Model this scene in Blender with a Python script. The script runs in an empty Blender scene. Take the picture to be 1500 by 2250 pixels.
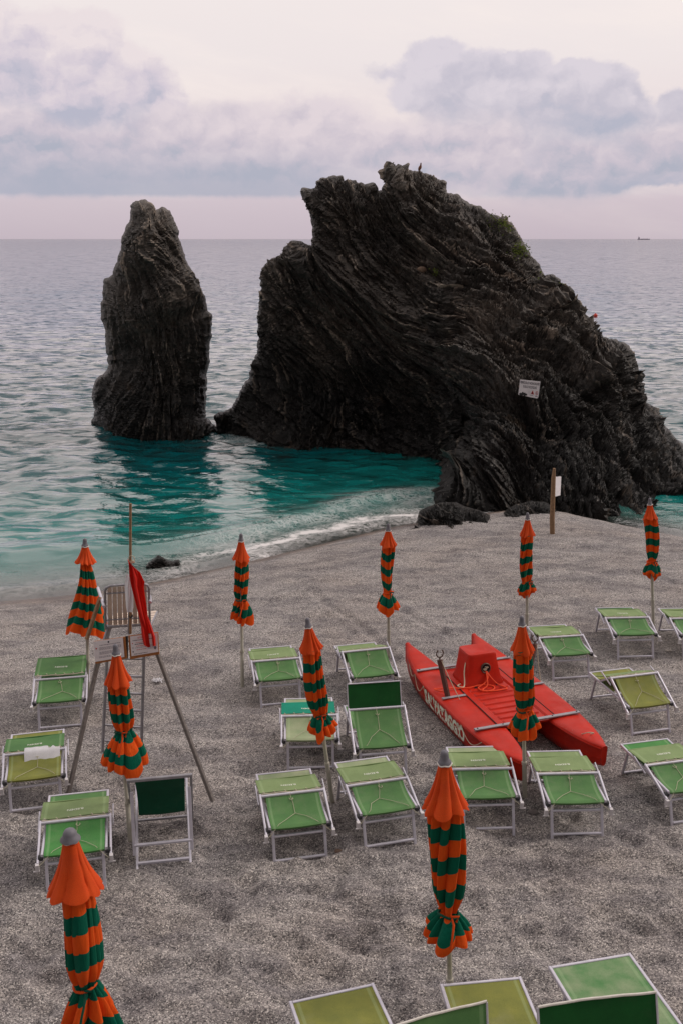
import bpy, math, random
import numpy as np
from math import radians, sin, cos, tan, atan, atan2, pi, sqrt, exp

random.seed(7)
sc = bpy.context.scene
COL = sc.collection

# ------------------------------------------------------------------ camera, sky, sun, exposure
H = 6.2                 # camera height above the upper beach
SEA = -0.8              # sea level below the upper beach
TH = radians(15.34)
F = 2187.0              # focal length in photograph pixels
cam_d = bpy.data.cameras.new("camera")
cam = bpy.data.objects.new("camera", cam_d)
COL.objects.link(cam)
cam.location = (0, 0, H)
cam.rotation_euler = (radians(90) - TH, 0, 0)
cam_d.sensor_fit = 'VERTICAL'
cam_d.sensor_height = 36.0
cam_d.lens = 35.0
cam_d.clip_start = 0.1
cam_d.clip_end = 80000
sc.camera = cam
sc.render.resolution_x, sc.render.resolution_y = 682, 1024
sc.view_settings.view_transform = 'Standard'
sc.view_settings.look = 'None'
sc.view_settings.exposure = 0.12
sc.view_settings.gamma = 1.0
sc.cycles.max_bounces = 6
sc.cycles.transparent_max_bounces = 12


def ray(px, py):
    cx = (px - 750.0) / F
    cy = -(py - 1125.0) / F
    return (cx, cos(TH) + cy * sin(TH), -sin(TH) + cy * cos(TH))


def atY(px, py, Y):
    r = ray(px, py)
    k = Y / r[1]
    return (r[0] * k, Y, H + r[2] * k)


def atZ(px, py, z):
    r = ray(px, py)
    k = (z - H) / r[2]
    return (r[0] * k, r[1] * k, z)


def L(r, g, b, a=1.0):
    def f(c):
        c /= 255.0
        return c / 12.92 if c <= 0.04045 else ((c + 0.055) / 1.055) ** 2.4
    return (f(r), f(g), f(b), a)


class NT:
    """small node-tree writer"""
    def __init__(s, tree):
        s.t = tree
        s.n = tree.nodes
        s.l = tree.links

    def add(s, typ, **kw):
        nd = s.n.new(typ)
        for k, v in kw.items():
            setattr(nd, k, v)
        return nd

    def put(s, sock, v):
        if v is None:
            return
        if isinstance(v, bpy.types.NodeSocket):
            s.l.new(v, sock)
        else:
            sock.default_value = v

    def m(s, op, a, b=None, c=None, clamp=False):
        nd = s.add('ShaderNodeMath', operation=op)
        nd.use_clamp = clamp
        s.put(nd.inputs[0], a)
        s.put(nd.inputs[1], b)
        s.put(nd.inputs[2], c)
        return nd.outputs[0]

    def vm(s, op, a, b=None):
        nd = s.add('ShaderNodeVectorMath', operation=op)
        s.put(nd.inputs[0], a)
        s.put(nd.inputs[1], b)
        return nd.outputs[0]

    def mix(s, f, a, b, blend='MIX'):
        nd = s.add('ShaderNodeMix', data_type='RGBA', blend_type=blend)
        nd.clamp_factor = True
        s.put(nd.inputs[0], f)
        s.put(nd.inputs[6], a)
        s.put(nd.inputs[7], b)
        return nd.outputs[2]

    def mr(s, v, a, b, c=0.0, d=1.0, smooth=False):
        nd = s.add('ShaderNodeMapRange')
        if smooth:
            nd.interpolation_type = 'SMOOTHSTEP'
        nd.clamp = True
        s.put(nd.inputs[0], v)
        for i, x in enumerate((a, b, c, d)):
            s.put(nd.inputs[i + 1], x)
        return nd.outputs[0]

    def noise(s, vec, scale, detail=4, rough=0.55, dist=0.0, out=0, **kw):
        nd = s.add('ShaderNodeTexNoise', **kw)
        s.put(nd.inputs['Vector'], vec)
        s.put(nd.inputs['Scale'], scale)
        s.put(nd.inputs['Detail'], detail)
        s.put(nd.inputs['Roughness'], rough)
        s.put(nd.inputs['Distortion'], dist)
        return nd.outputs[out]

    def vor(s, vec, scale, out='Distance', feature='F1', rnd=1.0):
        nd = s.add('ShaderNodeTexVoronoi', feature=feature)
        s.put(nd.inputs['Vector'], vec)
        s.put(nd.inputs['Scale'], scale)
        s.put(nd.inputs['Randomness'], rnd)
        return nd.outputs[out]

    def ramp(s, f, stops, interp='LINEAR'):
        nd = s.add('ShaderNodeValToRGB')
        nd.color_ramp.interpolation = interp
        e = nd.color_ramp.elements
        while len(e) < len(stops):
            e.new(0.5)
        for i, (p, c) in enumerate(stops):
            e[i].position = p
            e[i].color = c
        s.put(nd.inputs[0], f)
        return nd.outputs[0]

    def comb(s, x, y, z):
        nd = s.add('ShaderNodeCombineXYZ')
        for i, v in enumerate((x, y, z)):
            s.put(nd.inputs[i], v)
        return nd.outputs[0]

    def attr(s, name, out='Fac'):
        nd = s.add('ShaderNodeAttribute', attribute_name=name)
        return nd.outputs[out]

    def bump(s, h, strength, dist, normal=None):
        nd = s.add('ShaderNodeBump')
        s.put(nd.inputs['Strength'], strength)
        s.put(nd.inputs['Distance'], dist)
        s.put(nd.inputs['Height'], h)
        s.put(nd.inputs['Normal'], normal)
        return nd.outputs[0]


SUN_EL, SUN_AZ = radians(40), radians(74)      # azimuth from +Y (out to sea) toward +X

world = bpy.data.worlds.new("World")
sc.world = world
world.use_nodes = True
world.node_tree.nodes.clear()
w = NT(world.node_tree)
tc = w.add('ShaderNodeTexCoord')
sep = w.add('ShaderNodeSeparateXYZ')
w.l.new(tc.outputs['Generated'], sep.inputs[0])
dx, dy, dz = sep.outputs
az = w.m('ARCTAN2', dx, dy)
el = w.m('ARCSINE', dz)
sky = w.add('ShaderNodeTexSky', sky_type='NISHITA')
sky.sun_disc = False
sky.sun_elevation = SUN_EL
sky.sun_rotation = SUN_AZ
sky.air_density = 1.5
sky.dust_density = 4.0
# high thin veil, by elevation
elt = w.mr(el, 0.0, 1.2, 0.0, 1.0)
K = 10.0


def Ls(r, g, b, k=1.0):
    c = L(r, g, b)
    return (c[0] * k, c[1] * k, c[2] * k, 1.0)


veil = w.ramp(elt, [(0.0, Ls(192, 178, 188)), (0.028, Ls(202, 188, 197)), (0.07, Ls(222, 208, 210)),
                    (0.13, Ls(229, 219, 219)), (0.20, Ls(234, 224, 222)), (0.36, Ls(234, 216, 214)), (0.6, Ls(246, 238, 236, 1.15)), (1.0, Ls(250, 242, 238, 1.3))])
pvec = w.comb(az, w.m('MULTIPLY', el, 1.25), 0.0)
strk = w.noise(w.comb(w.m('MULTIPLY', az, 2.0), w.m('ADD', w.m('MULTIPLY', el, 9.0), w.m('MULTIPLY', az, 1.4)), 3.0), 1.6, 5, 0.6)
veil = w.mix(w.mr(strk, 0.42, 0.72, 0.0, 0.55, True), veil, Ls(241, 229, 224))


def sky_xy(px, py):
    r = ray(px, py)
    n = sqrt(r[0] ** 2 + r[1] ** 2 + r[2] ** 2)
    return atan2(r[0], r[1]), math.asin(r[2] / n)


PXA = 1.0 / 2260.0       # radians per photograph pixel in the sky
wa = w.noise(w.vm('ADD', pvec, (3.1, 0.7, 0.0)), 9.0, 3, 0.5, out=1)
warp = w.vm('MULTIPLY', w.vm('SUBTRACT', wa, (0.5, 0.5, 0.5)), (0.05, 0.035, 0.0))
wa2 = w.noise(pvec, 34.0, 4, 0.6, out=1)
warp2 = w.vm('MULTIPLY', w.vm('SUBTRACT', wa2, (0.5, 0.5, 0.5)), (0.028, 0.028, 0.0))
pw = w.vm('ADD', w.vm('ADD', pvec, warp), warp2)
sp = w.add('ShaderNodeSeparateXYZ')
w.l.new(pw, sp.inputs[0])
wx, wy = sp.outputs[0], w.m('DIVIDE', sp.outputs[1], 1.25)


def blobs(lst, kx=None, ky=None):
    acc = None
    for (px, py, rx, ry) in lst:
        a, e = sky_xy(px, py)
        u = w.m('MULTIPLY', w.m('SUBTRACT', wx, a), 1.0 / (rx * PXA))
        v = w.m('MULTIPLY', w.m('SUBTRACT', wy, e), 1.0 / (ry * PXA))
        d = w.m('SUBTRACT', 1.0, w.m('SQRT', w.m('ADD', w.m('MULTIPLY', u, u), w.m('MULTIPLY', v, v))))
        d = w.m('MULTIPLY', d, min(rx, ry) / 100.0)
        acc = d if acc is None else w.m('SMOOTH_MAX', acc, d, 0.1)
    return acc


def layer(base, lst, soft, light, mid, dark, ybot, ytop, seed, opac=1.0, hard=None):
    """one cloud bank: light tops, dark undersides, ragged edges"""
    d = blobs(lst)
    def puff(ox, oy):
        q = w.vm('ADD', pvec, (seed + ox, seed * 1.7 + oy, 0.0))
        q = w.vm('ADD', q, w.vm('MULTIPLY', w.vm('SUBTRACT', wa2, (0.5, 0.5, 0.5)), (0.035, 0.035, 0.0)))
        a_ = w.noise(q, 20.0, 8, 0.58)
        b_ = w.m('MULTIPLY', w.m('SUBTRACT', 0.5, w.vor(q, 15.0)), 0.34)
        c_ = w.m('MULTIPLY', w.m('SUBTRACT', 0.5, w.vor(q, 36.0)), 0.18)
        return w.m('ADD', w.m('MULTIPLY', a_, 0.8), w.m('ADD', b_, c_))
    n1 = puff(0.0, 0.0)
    n1b = puff(-0.005, 0.011)
    dd = w.m('ADD', d, w.m('MULTIPLY', w.m('SUBTRACT', n1, 0.5), 0.42))
    mask = w.mr(dd, 0.0, soft, 0.0, opac, True)
    if hard:
        mask = w.m('MULTIPLY', mask, w.mr(w.m('ADD', el, w.m('MULTIPLY', w.m('SUBTRACT', n1, 0.5), 0.008)), hard - 0.003, hard + 0.004, 0.0, 1.0, True))
    e0 = sky_xy(750, ybot)[1]
    e1 = sky_xy(750, ytop)[1]
    hgt = w.mr(el, e0, e1)
    rel = w.m('MULTIPLY', w.m('SUBTRACT', n1, n1b), 2.2)
    n3 = w.noise(w.vm('ADD', w.vm('MULTIPLY', pvec, (1.0, 1.5, 1.0)), (seed * 3, 2.0, 0.0)), 7.0, 4, 0.55)
    n3 = w.m('MULTIPLY', w.m('SUBTRACT', n3, 0.5), 1.5)
    rim = w.mr(dd, 0.0, 0.5, 0.35, 0.0)
    s = w.m('ADD', w.m('ADD', w.m('ADD', hgt, rel), n3), rim)
    c = w.ramp(s, [(0.0, dark), (0.45, mid), (1.0, light)])
    return w.mix(mask, base, c)


c = layer(veil, [(90, 190, 260, 170), (40, 90, 80, 70), (75, 60, 50, 50), (130, 80, 60, 60), (210, 120, 80, 60), (300, 190, 120, 80), (0, 260, 200, 160), (350, 240, 90, 80)],
          0.20, Ls(226, 214, 216), Ls(205, 195, 206), Ls(176, 176, 193), 300, 60, 1.3)
c = layer(c, [(1000, 180, 170, 70), (985, 110, 60, 36), (950, 130, 60, 50), (1100, 190, 140, 80), (860, 165, 80, 26), (1285, 200, 90, 56), (1280, 175, 50, 34),
              (1250, 260, 190, 120), (1480, 255, 60, 60), (1100, 260, 180, 80), (1340, 340, 240, 80)],
          0.15, Ls(210, 202, 211), Ls(190, 185, 198), Ls(172, 174, 191), 330, 70, 5.2)
c = layer(c, [(150, 340, 420, 100), (500, 330, 330, 105), (700, 320, 240, 115), (940, 340, 300, 105), (1200, 400, 300, 60), (1000, 290, 160, 50), (640, 235, 60, 40), (0, 290, 160, 90),
              (1450, 330, 120, 80), (1300, 360, 240, 70)],
          0.42, Ls(216, 204, 210), Ls(195, 186, 198), Ls(168, 171, 187), 450, 200, 9.4, 0.97, hard=None)
# flat-based low bank on the left
a0 = w.mr(az, -0.08, 0.10, 1.0, 0.15, True)
ew = w.m('ADD', el, w.m('MULTIPLY', w.m('SUBTRACT', w.noise(pvec, 60.0, 4), 0.5), 0.006))
low = w.m('MULTIPLY', w.mr(ew, sky_xy(750, 444)[1], sky_xy(750, 426)[1], 0.0, 1.0, True), w.mr(el, sky_xy(750, 430)[1], sky_xy(750, 300)[1], 1.0, 0.0, True))
c = w.mix(w.m('MULTIPLY', low, w.m('MULTIPLY', a0, 0.85)), c, Ls(168, 171, 187))
under = w.mr(ew, sky_xy(750, 426)[1], sky_xy(750, 446)[1], 0.0, 1.0, True)
c = w.mix(w.m('MULTIPLY', under, w.mr(az, -0.1, 0.2, 0.95, 0.75)), c, w.ramp(w.mr(el, 0.0, 0.04), [(0.0, Ls(191, 178, 187)), (1.0, Ls(202, 189, 197))]))
# the sky well above the frame and behind the viewer is plainer and a little dimmer
dim = w.m('ADD', w.mr(dy, 0.35, -0.4, 1.0, 0.26, True), w.m('MULTIPLY', w.mr(el, 0.5, 1.1, 0.0, 0.4), w.mr(dy, 0.35, -0.4, 0.0, 1.0)))
cs = w.vm('SCALE', c)
cs.node.inputs['Scale'].default_value = K
nis = w.vm('SCALE', sky.outputs[0])
nis.node.inputs['Scale'].default_value = 0.06
tot = w.vm('ADD', cs, nis)
fin = w.vm('SCALE', tot)
w.l.new(dim, fin.node.inputs['Scale'])
bg = w.add('ShaderNodeBackground')
bg.inputs['Strength'].default_value = 0.098
w.l.new(fin, bg.inputs['Color'])
wo = w.add('ShaderNodeOutputWorld')
w.l.new(bg.outputs[0], wo.inputs['Surface'])

sun_d = bpy.data.lights.new("sun", 'SUN')
sun_d.energy = 1.25
sun_d.angle = radians(13)
sun_d.color = (1.0, 0.90, 0.82)
sun = bpy.data.objects.new("sun", sun_d)
COL.objects.link(sun)
sun.rotation_euler = (pi / 2 - SUN_EL, 0, -SUN_AZ + pi)
sun.rotation_euler = (radians(90) - SUN_EL, 0, pi - SUN_AZ)


# ------------------------------------------------------------------ helpers
def tag(o, label=None, cat=None, group=None, kind=None):
    if label: o['label'] = label
    if cat: o['category'] = cat
    if group: o['group'] = group
    if kind: o['kind'] = kind
    return o


def empty(name, loc=(0, 0, 0), rz=0.0):
    o = bpy.data.objects.new(name, None)
    COL.objects.link(o)
    o.location = loc
    o.rotation_euler = (0, 0, rz)
    o.empty_display_size = 0.1
    return o


def mat(name):
    m = bpy.data.materials.new(name)
    m.use_nodes = True
    m.node_tree.nodes.clear()
    t = NT(m.node_tree)
    out = t.add('ShaderNodeOutputMaterial')
    return m, t, out


def pbsdf(t, out, color, rough=0.6, metal=0.0, normal=None, spec=0.5, **kw):
    p = t.add('ShaderNodeBsdfPrincipled')
    t.put(p.inputs['Base Color'], color)
    t.put(p.inputs['Roughness'], rough)
    t.put(p.inputs['Metallic'], metal)
    t.put(p.inputs['Specular IOR Level'], spec)
    t.put(p.inputs['Normal'], normal)
    for k, v in kw.items():
        t.put(p.inputs[k], v)
    t.l.new(p.outputs[0], out.inputs['Surface'])
    return p


def V(a): return np.array(a, dtype=float)


def norm(v):
    n = np.linalg.norm(v)
    return v / n if n > 1e-12 else v


def frame_for(d, up=(0, 0, 1)):
    d = norm(V(d))
    u = V(up)
    if abs(np.dot(d, u)) > 0.97:
        u = V((1, 0, 0)) if abs(d[0]) < 0.9 else V((0, 1, 0))
    s = norm(np.cross(d, u))
    u2 = np.cross(s, d)
    return s, u2


class MB:
    """collects shapes; build() links them as ONE mesh object"""
    def __init__(s):
        s.v = []; s.f = []; s.uv = {}; s.mi = []

    def add(s, vs, fs, mi=0, uvs=None):
        b = len(s.v)
        s.v += [tuple(map(float, p)) for p in vs]
        for k, f in enumerate(fs):
            s.f.append(tuple(i + b for i in f))
            s.mi.append(mi)
        if uvs is not None:
            for i, q in enumerate(uvs):
                s.uv[b + i] = q
        return s

    def box(s, c, dims, rz=0.0, mi=0, rot=None):
        x, y, z = [d / 2 for d in dims]
        vs = [V((i, j, k)) for i in (-x, x) for j in (-y, y) for k in (-z, z)]
        if rot is None:
            R = np.array([[cos(rz), -sin(rz), 0], [sin(rz), cos(rz), 0], [0, 0, 1]])
        else:
            R = rot
        vs = [V(c) + R @ p for p in vs]
        s.add(vs, [(0, 1, 3, 2), (4, 6, 7, 5), (0, 4, 5, 1), (2, 3, 7, 6), (0, 2, 6, 4), (1, 5, 7, 3)], mi)
        return s

    def tube(s, pts, r, n=8, mi=0, cap=True, closed=False, rect=None, up=(0, 0, 1)):
        """round tube, or a rounded rectangular bar when rect=(w,h)"""
        pts = [V(p) for p in pts]
        m = len(pts)
        rs = r if isinstance(r, (list, tuple)) else [r] * m
        vs, fs = [], []
        if rect:
            w2, h2 = rect[0] / 2, rect[1] / 2
            cxy = min(w2, h2) * 0.35
            prof = [(w2, h2 - cxy), (w2 - cxy, h2), (-w2 + cxy, h2), (-w2, h2 - cxy), (-w2, -h2 + cxy), (-w2 + cxy, -h2), (w2 - cxy, -h2), (w2, -h2 + cxy)]
            n = 8
        else:
            prof = [(cos(2 * pi * k / n), sin(2 * pi * k / n)) for k in range(n)]
        for i, p in enumerate(pts):
            if closed:
                d = pts[(i + 1) % m] - pts[i - 1]
            else:
                d = pts[min(i + 1, m - 1)] - pts[max(i - 1, 0)]
            sd, u = frame_for(d, up)
            for (a, b) in prof:
                if rect:
                    vs.append(p + sd * a + u * b)
                else:
                    vs.append(p + (sd * a + u * b) * rs[i])
        segs = m if closed else m - 1
        for i in range(segs):
            j = (i + 1) % m
            for k in range(n):
                k2 = (k + 1) % n
                fs.append((i * n + k, i * n + k2, j * n + k2, j * n + k))
        if cap and not closed:
            fs.append(tuple(range(n))[::-1])
            fs.append(tuple((m - 1) * n + k for k in range(n)))
        s.add(vs, fs, mi)
        return s

    def sheet(s, fn, nu, nv, th=0.0, mi=0):
        """parametric sheet fn(u,v)->xyz with thickness along its normal"""
        P = np.array([[fn(i / nu, j / nv) for i in range(nu + 1)] for j in range(nv + 1)], dtype=float)
        uv = [(i / nu, j / nv) for j in range(nv + 1) for i in range(nu + 1)]
        idx = lambda i, j: j * (nu + 1) + i
        f = [(idx(i, j), idx(i + 1, j), idx(i + 1, j + 1), idx(i, j + 1)) for j in range(nv) for i in range(nu)]
        if th <= 0:
            return s.add(P.reshape(-1, 3), f, mi, uv)
        du = np.gradient(P, axis=1); dv = np.gradient(P, axis=0)
        N = np.cross(du, dv); N /= np.maximum(np.linalg.norm(N, axis=2, keepdims=True), 1e-9)
        A = (P + N * th / 2).reshape(-1, 3); B = (P - N * th / 2).reshape(-1, 3)
        o = len(A)
        f2 = [tuple(q + o for q in reversed(t)) for t in f]
        e = []
        for i in range(nu):
            e.append((idx(i, 0), idx(i, 0) + o, idx(i + 1, 0) + o, idx(i + 1, 0)))
            e.append((idx(i + 1, nv), idx(i + 1, nv) + o, idx(i, nv) + o, idx(i, nv)))
        for j in range(nv):
            e.append((idx(0, j + 1), idx(0, j + 1) + o, idx(0, j) + o, idx(0, j)))
            e.append((idx(nu, j), idx(nu, j) + o, idx(nu, j + 1) + o, idx(nu, j + 1)))
        return s.add(list(A) + list(B), f + f2 + e, mi, uv + uv)

    def lathe(s, prof, c=(0, 0, 0), n=16, mi=0):
        vs = [(c[0] + r * cos(2 * pi * k / n), c[1] + r * sin(2 * pi * k / n), c[2] + z) for (r, z) in prof for k in range(n)]
        fs = [(i * n + k, i * n + (k + 1) % n, (i + 1) * n + (k + 1) % n, (i + 1) * n + k) for i in range(len(prof) - 1) for k in range(n)]
        fs.append(tuple(range(n))[::-1]); fs.append(tuple((len(prof) - 1) * n + k for k in range(n)))
        return s.add(vs, fs, mi)

    def build(s, name, material, parent=None, smooth=False, loc=None):
        me = bpy.data.meshes.new(name)
        me.from_pydata(s.v, [], s.f)
        if s.uv:
            ul = me.uv_layers.new(name='UVMap')
            li = np.zeros(len(me.loops), dtype=np.int32)
            me.loops.foreach_get('vertex_index', li)
            arr = np.array([s.uv.get(int(i), (0.5, 0.5)) for i in li], dtype=np.float32).ravel()
            ul.data.foreach_set('uv', arr)
        ms = material if isinstance(material, (list, tuple)) else [material]
        for m_ in ms:
            me.materials.append(m_)
        if len(ms) > 1:
            me.polygons.foreach_set('material_index', np.array(s.mi, dtype=np.int32))
        if smooth:
            me.polygons.foreach_set('use_smooth', np.ones(len(me.polygons), dtype=bool))
            try:
                me.set_sharp_from_angle(angle=radians(smooth if smooth is not True else 40))
            except Exception:
                pass
        me.update()
        o = bpy.data.objects.new(name, me)
        COL.objects.link(o)
        if parent is not None:
            o.parent = parent
        if loc is not None:
            o.location = loc
        return o


def grid_mesh(name, P, material, smooth=True, mask=None, attrs=None, flip=False):
    """P: (ny,nx,3) array -> mesh object; mask: (ny-1,nx-1) cells kept"""
    ny, nx = P.shape[:2]
    idx = np.arange(ny * nx).reshape(ny, nx)
    q = np.stack([idx[:-1, :-1], idx[:-1, 1:], idx[1:, 1:], idx[1:, :-1]], axis=-1)
    q = q[mask] if mask is not None else q.reshape(-1, 4)
    if flip:
        q = q[:, ::-1]
    return raw_mesh(name, P.reshape(-1, 3), q, material, smooth, attrs)


def raw_mesh(name, verts, quads, material, smooth=True, attrs=None):
    used = np.unique(quads)
    remap = -np.ones(len(verts), dtype=np.int64)
    remap[used] = np.arange(len(used))
    verts = verts[used]; quads = remap[quads]
    me = bpy.data.meshes.new(name)
    me.vertices.add(len(verts))
    me.vertices.foreach_set('co', verts.astype(np.float32).ravel())
    me.loops.add(quads.size)
    me.loops.foreach_set('vertex_index', quads.astype(np.int32).ravel())
    me.polygons.add(len(quads))
    me.polygons.foreach_set('loop_start', np.arange(0, quads.size, 4, dtype=np.int32))
    me.polygons.foreach_set('loop_total', np.full(len(quads), 4, dtype=np.int32))
    me.update(calc_edges=True)
    me.validate()
    if smooth:
        me.polygons.foreach_set('use_smooth', np.ones(len(me.polygons), dtype=bool))
    for k, a in (attrs or {}).items():
        at = me.attributes.new(k, 'FLOAT', 'POINT')
        at.data.foreach_set('value', a.reshape(-1)[used].astype(np.float32))
    me.materials.append(material)
    o = bpy.data.objects.new(name, me)
    COL.objects.link(o)
    return o


# numpy gradient-free value noise
_rng = np.random.RandomState(11)
_T = _rng.rand(256, 256)


def vnoise(x, y, seed=0):
    x = np.asarray(x, dtype=float) + seed * 17.31
    y = np.asarray(y, dtype=float) + seed * 9.77
    xi = np.floor(x).astype(np.int64); yi = np.floor(y).astype(np.int64)
    fx = x - xi; fy = y - yi
    fx = fx * fx * fx * (fx * (fx * 6 - 15) + 10); fy = fy * fy * fy * (fy * (fy * 6 - 15) + 10)
    g = lambda a, b: _T[(xi + a) & 255, (yi + b) & 255]
    return (g(0, 0) * (1 - fx) + g(1, 0) * fx) * (1 - fy) + (g(0, 1) * (1 - fx) + g(1, 1) * fx) * fy - 0.5


def fbm(x, y, oct=4, seed=0, gain=0.5, rot=True):
    a = 1.0; s = 0.0
    for i in range(oct):
        s = s + a * vnoise(x, y, seed + i * 3)
        if rot:
            x, y = (x * 0.8 - y * 0.6) * 2.03, (x * 0.6 + y * 0.8) * 2.03
        else:
            x, y = x * 2.03, y * 2.03
        a *= gain
    return s


def smooth01(x):
    x = np.clip(x, 0, 1)
    return x * x * (3 - 2 * x)

# ------------------------------------------------------------------ beach and seabed
_sh = [(-900, 1420), (-300, 1352), (0, 1322), (180, 1306), (330, 1283), (440, 1258), (540, 1236), (700, 1197), (850, 1160), (915, 1148), (1000, 1138),
       (1100, 1122), (1180, 1112), (1250, 1130), (1340, 1150), (1500, 1182), (1700, 1225), (2300, 1300)]
_shp = np.array([atZ(px, py, SEA)[:2] for px, py in _sh])
_shp = _shp[np.argsort(_shp[:, 0])]


def shoreY(x):
    x = np.asarray(x, dtype=float)
    r = np.zeros_like(x)
    for k in (-0.5, 0.0, 0.5):
        r = r + np.interp(x + k, _shp[:, 0], _shp[:, 1]) / 3
    return r


def sdist(x, y):
    return (shoreY(x) - y) * 0.88


def gz(x, y):
    s = sdist(x, y)
    up = -0.8 + 0.8 * (1 - np.exp(-np.maximum(s, 0) / 2.6))
    dn = -0.8 + 0.30 * np.minimum(s, 0) / (1 + np.abs(np.minimum(s, 0)) / 14.0)
    z = np.where(s > 0, up, dn)
    return z


def ground_at(px, py):
    z = 0.0
    for _ in range(30):
        p = atZ(px, py, z)
        z = 0.5 * z + 0.5 * float(gz(p[0], p[1]))
    return p


def nonuni(a, b, st, far_lo, far_hi, g=1.25):
    core = list(np.arange(a, b + 1e-6, st))
    lo, x, d = [], a, st
    while x > far_lo:
        d *= g; x -= d; lo.append(x)
    hi, x, d = [], b, st
    while x < far_hi:
        d *= g; x += d; hi.append(x)
    return np.array(lo[::-1] + core + hi)


gx = nonuni(-8.0, 9.0, 0.036, -3000, 3000, 1.35)
gy = nonuni(13.0, 26.0, 0.055, 12.9, 1500, 1.35)
gy = np.concatenate([nonuni(5.6, 12.86, 0.036, -1500, 12.87, 1.35)[:-1], gy[gy > 12.9]])
X, Y = np.meshgrid(gx, gy)
Z = gz(X, Y)
S = sdist(X, Y)
land = smooth01((S + 0.3) / 2.0)
near = smooth01((13.0 - Y) / 5.0)
dune = fbm(X * 1.1, Y * 1.9, 3, 5)
rip = fbm(X * 1.7 + dune * 1.2, Y * 4.6 + dune, 3, 21)
rdg = 0.25 - np.abs(fbm(X * 2.6 + 1.2 * dune, Y * 5.0 - 0.9 * dune, 3, 77))
foot = np.maximum(0, vnoise(X * 3.8, Y * 4.2, 40) - 0.08)
Z = Z + land * (0.05 * dune + 0.13 * rdg * (0.2 + 0.8 * near) + 0.08 * rip * (0.3 + 0.7 * near) - 0.20 * foot * (0.35 + 0.65 * near) + 0.035 * fbm(X * 6, Y * 9, 3, 60) * (0.4 + 0.6 * near))
# drag marks left by the boat's ropes
for (p0, p1) in (((690, 1300), (905, 1478)), ((860, 1325), (1000, 1410)), ((560, 1330), (700, 1290))):
    a = np.array(ground_at(*p0)[:2]); b = np.array(ground_at(*p1)[:2])
    dd = b - a; Ln = np.linalg.norm(dd); dd /= Ln
    t = (X - a[0]) * dd[0] + (Y - a[1]) * dd[1]
    n = (X - a[0]) * -dd[1] + (Y - a[1]) * dd[0] + 0.05 * np.sin(t * 2.1)
    k = smooth01(t / 0.4) * smooth01((Ln - t) / 0.4)
    Z += k * (-0.03 * np.exp(-(n / 0.07) ** 2) + 0.03 * np.exp(-((np.abs(n) - 0.15) / 0.07) ** 2))


def surf_z(x, y):
    """height of the modelled beach at a point"""
    i = int(np.clip(np.searchsorted(gx, x), 1, len(gx) - 1)); j = int(np.clip(np.searchsorted(gy, y), 1, len(gy) - 1))
    return float(Z[j, i])


m_sand, t, out = mat("shingle")
tco = t.add('ShaderNodeTexCoord').outputs['Object']
s_at = t.attr('shore')
vc = t.vor(tco, 100.0, 'Color')
sepc = t.add('ShaderNodeSeparateColor'); t.l.new(vc, sepc.inputs[0])
g1 = sepc.outputs[0]; g2 = sepc.outputs[1]
base = t.ramp(g1, [(0.0, L(66, 64, 66)), (0.18, L(112, 108, 108)), (0.5, L(148, 142, 140)), (0.82, L(172, 165, 161)), (1.0, L(228, 221, 215))])
v2 = t.vor(tco, 31.0, 'Color')
sp2 = t.add('ShaderNodeSeparateColor'); t.l.new(v2, sp2.inputs[0])
d2 = t.vor(tco, 31.0)
peb = t.m('MULTIPLY', t.mr(sp2.outputs[0], 0.88, 0.93), t.mr(d2, 0.34, 0.44, 1.0, 0.0))
pebc = t.ramp(sp2.outputs[1], [(0.0, L(56, 53, 56)), (0.5, L(84, 78, 78)), (0.85, L(128, 119, 113)), (1.0, L(205, 199, 195))])
base = t.mix(t.m('MULTIPLY', peb, t.attr('coarse')), base, pebc)
tone = t.noise(t.vm('MULTIPLY', tco, (1.0, 2.0, 1.0)), 1.1, 5, 0.65)
warm = t.noise(t.vm('ADD', tco, (4.0, 9.0, 0.0)), 0.6, 3)
base = t.mix(t.mr(tone, 0.42, 0.62, 0.0, 0.75), base, t.mix(1.0, base, L(182, 182, 190), 'MULTIPLY'))
base = t.mix(t.mr(warm, 0.4, 0.65, 0.0, 0.35), base, t.mix(1.0, base, L(247, 236, 226), 'MULTIPLY'))
wet = t.mr(t.m('ADD', s_at, t.m('MULTIPLY', t.m('SUBTRACT', t.noise(tco, 1.2, 4), 0.5), 0.8)), 0.15, 1.1, 1.0, 0.0, True)
base = t.mix(wet, base, t.mix(1.0, base, L(178, 160, 146), 'MULTIPLY'))
hgt = t.m('ADD', t.m('MULTIPLY', t.m('SUBTRACT', 1.0, t.vor(tco, 100.0)), 0.5), t.m('MULTIPLY', t.noise(tco, 40.0, 3), 0.7))
hgt = t.m('ADD', hgt, t.m('MULTIPLY', peb, 0.9))
nm = t.bump(hgt, t.mr(wet, 0, 1, 0.9, 0.35), 0.02)
pbsdf(t, out, base, t.mr(wet, 0, 1, 0.85, 0.32), 0.0, nm, 0.35)
coarse = smooth01((Y - 8.5) / 4.0) * 0.9 + 0.1
beach = grid_mesh('beach', np.stack([X, Y, Z], -1), m_sand, True, None, {'shore': S, 'coarse': coarse})
tag(beach, 'grey shingle beach sloping down into the sea', kind='structure')

# ------------------------------------------------------------------ sea
wx_ = nonuni(-13, 16, 0.085, -45000, 45000, 1.10)
wy_ = []
y = 14.5
while y < 60000:
    wy_.append(y); y += max(0.075, y * y * 0.00010) if y < 400 else y * 0.08
wy_ = np.array(wy_)
X2, Y2 = np.meshgrid(wx_, wy_)
dep = -sdist(X2, Y2)                       # distance out from the shoreline
ampl = smooth01((dep + 0.2) / 5.0)
calm = 0.35 + 0.65 * smooth01((dep - 2) / 9.0)


def ridge(n):
    return 1 - np.abs(n) * 2.6


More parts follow.
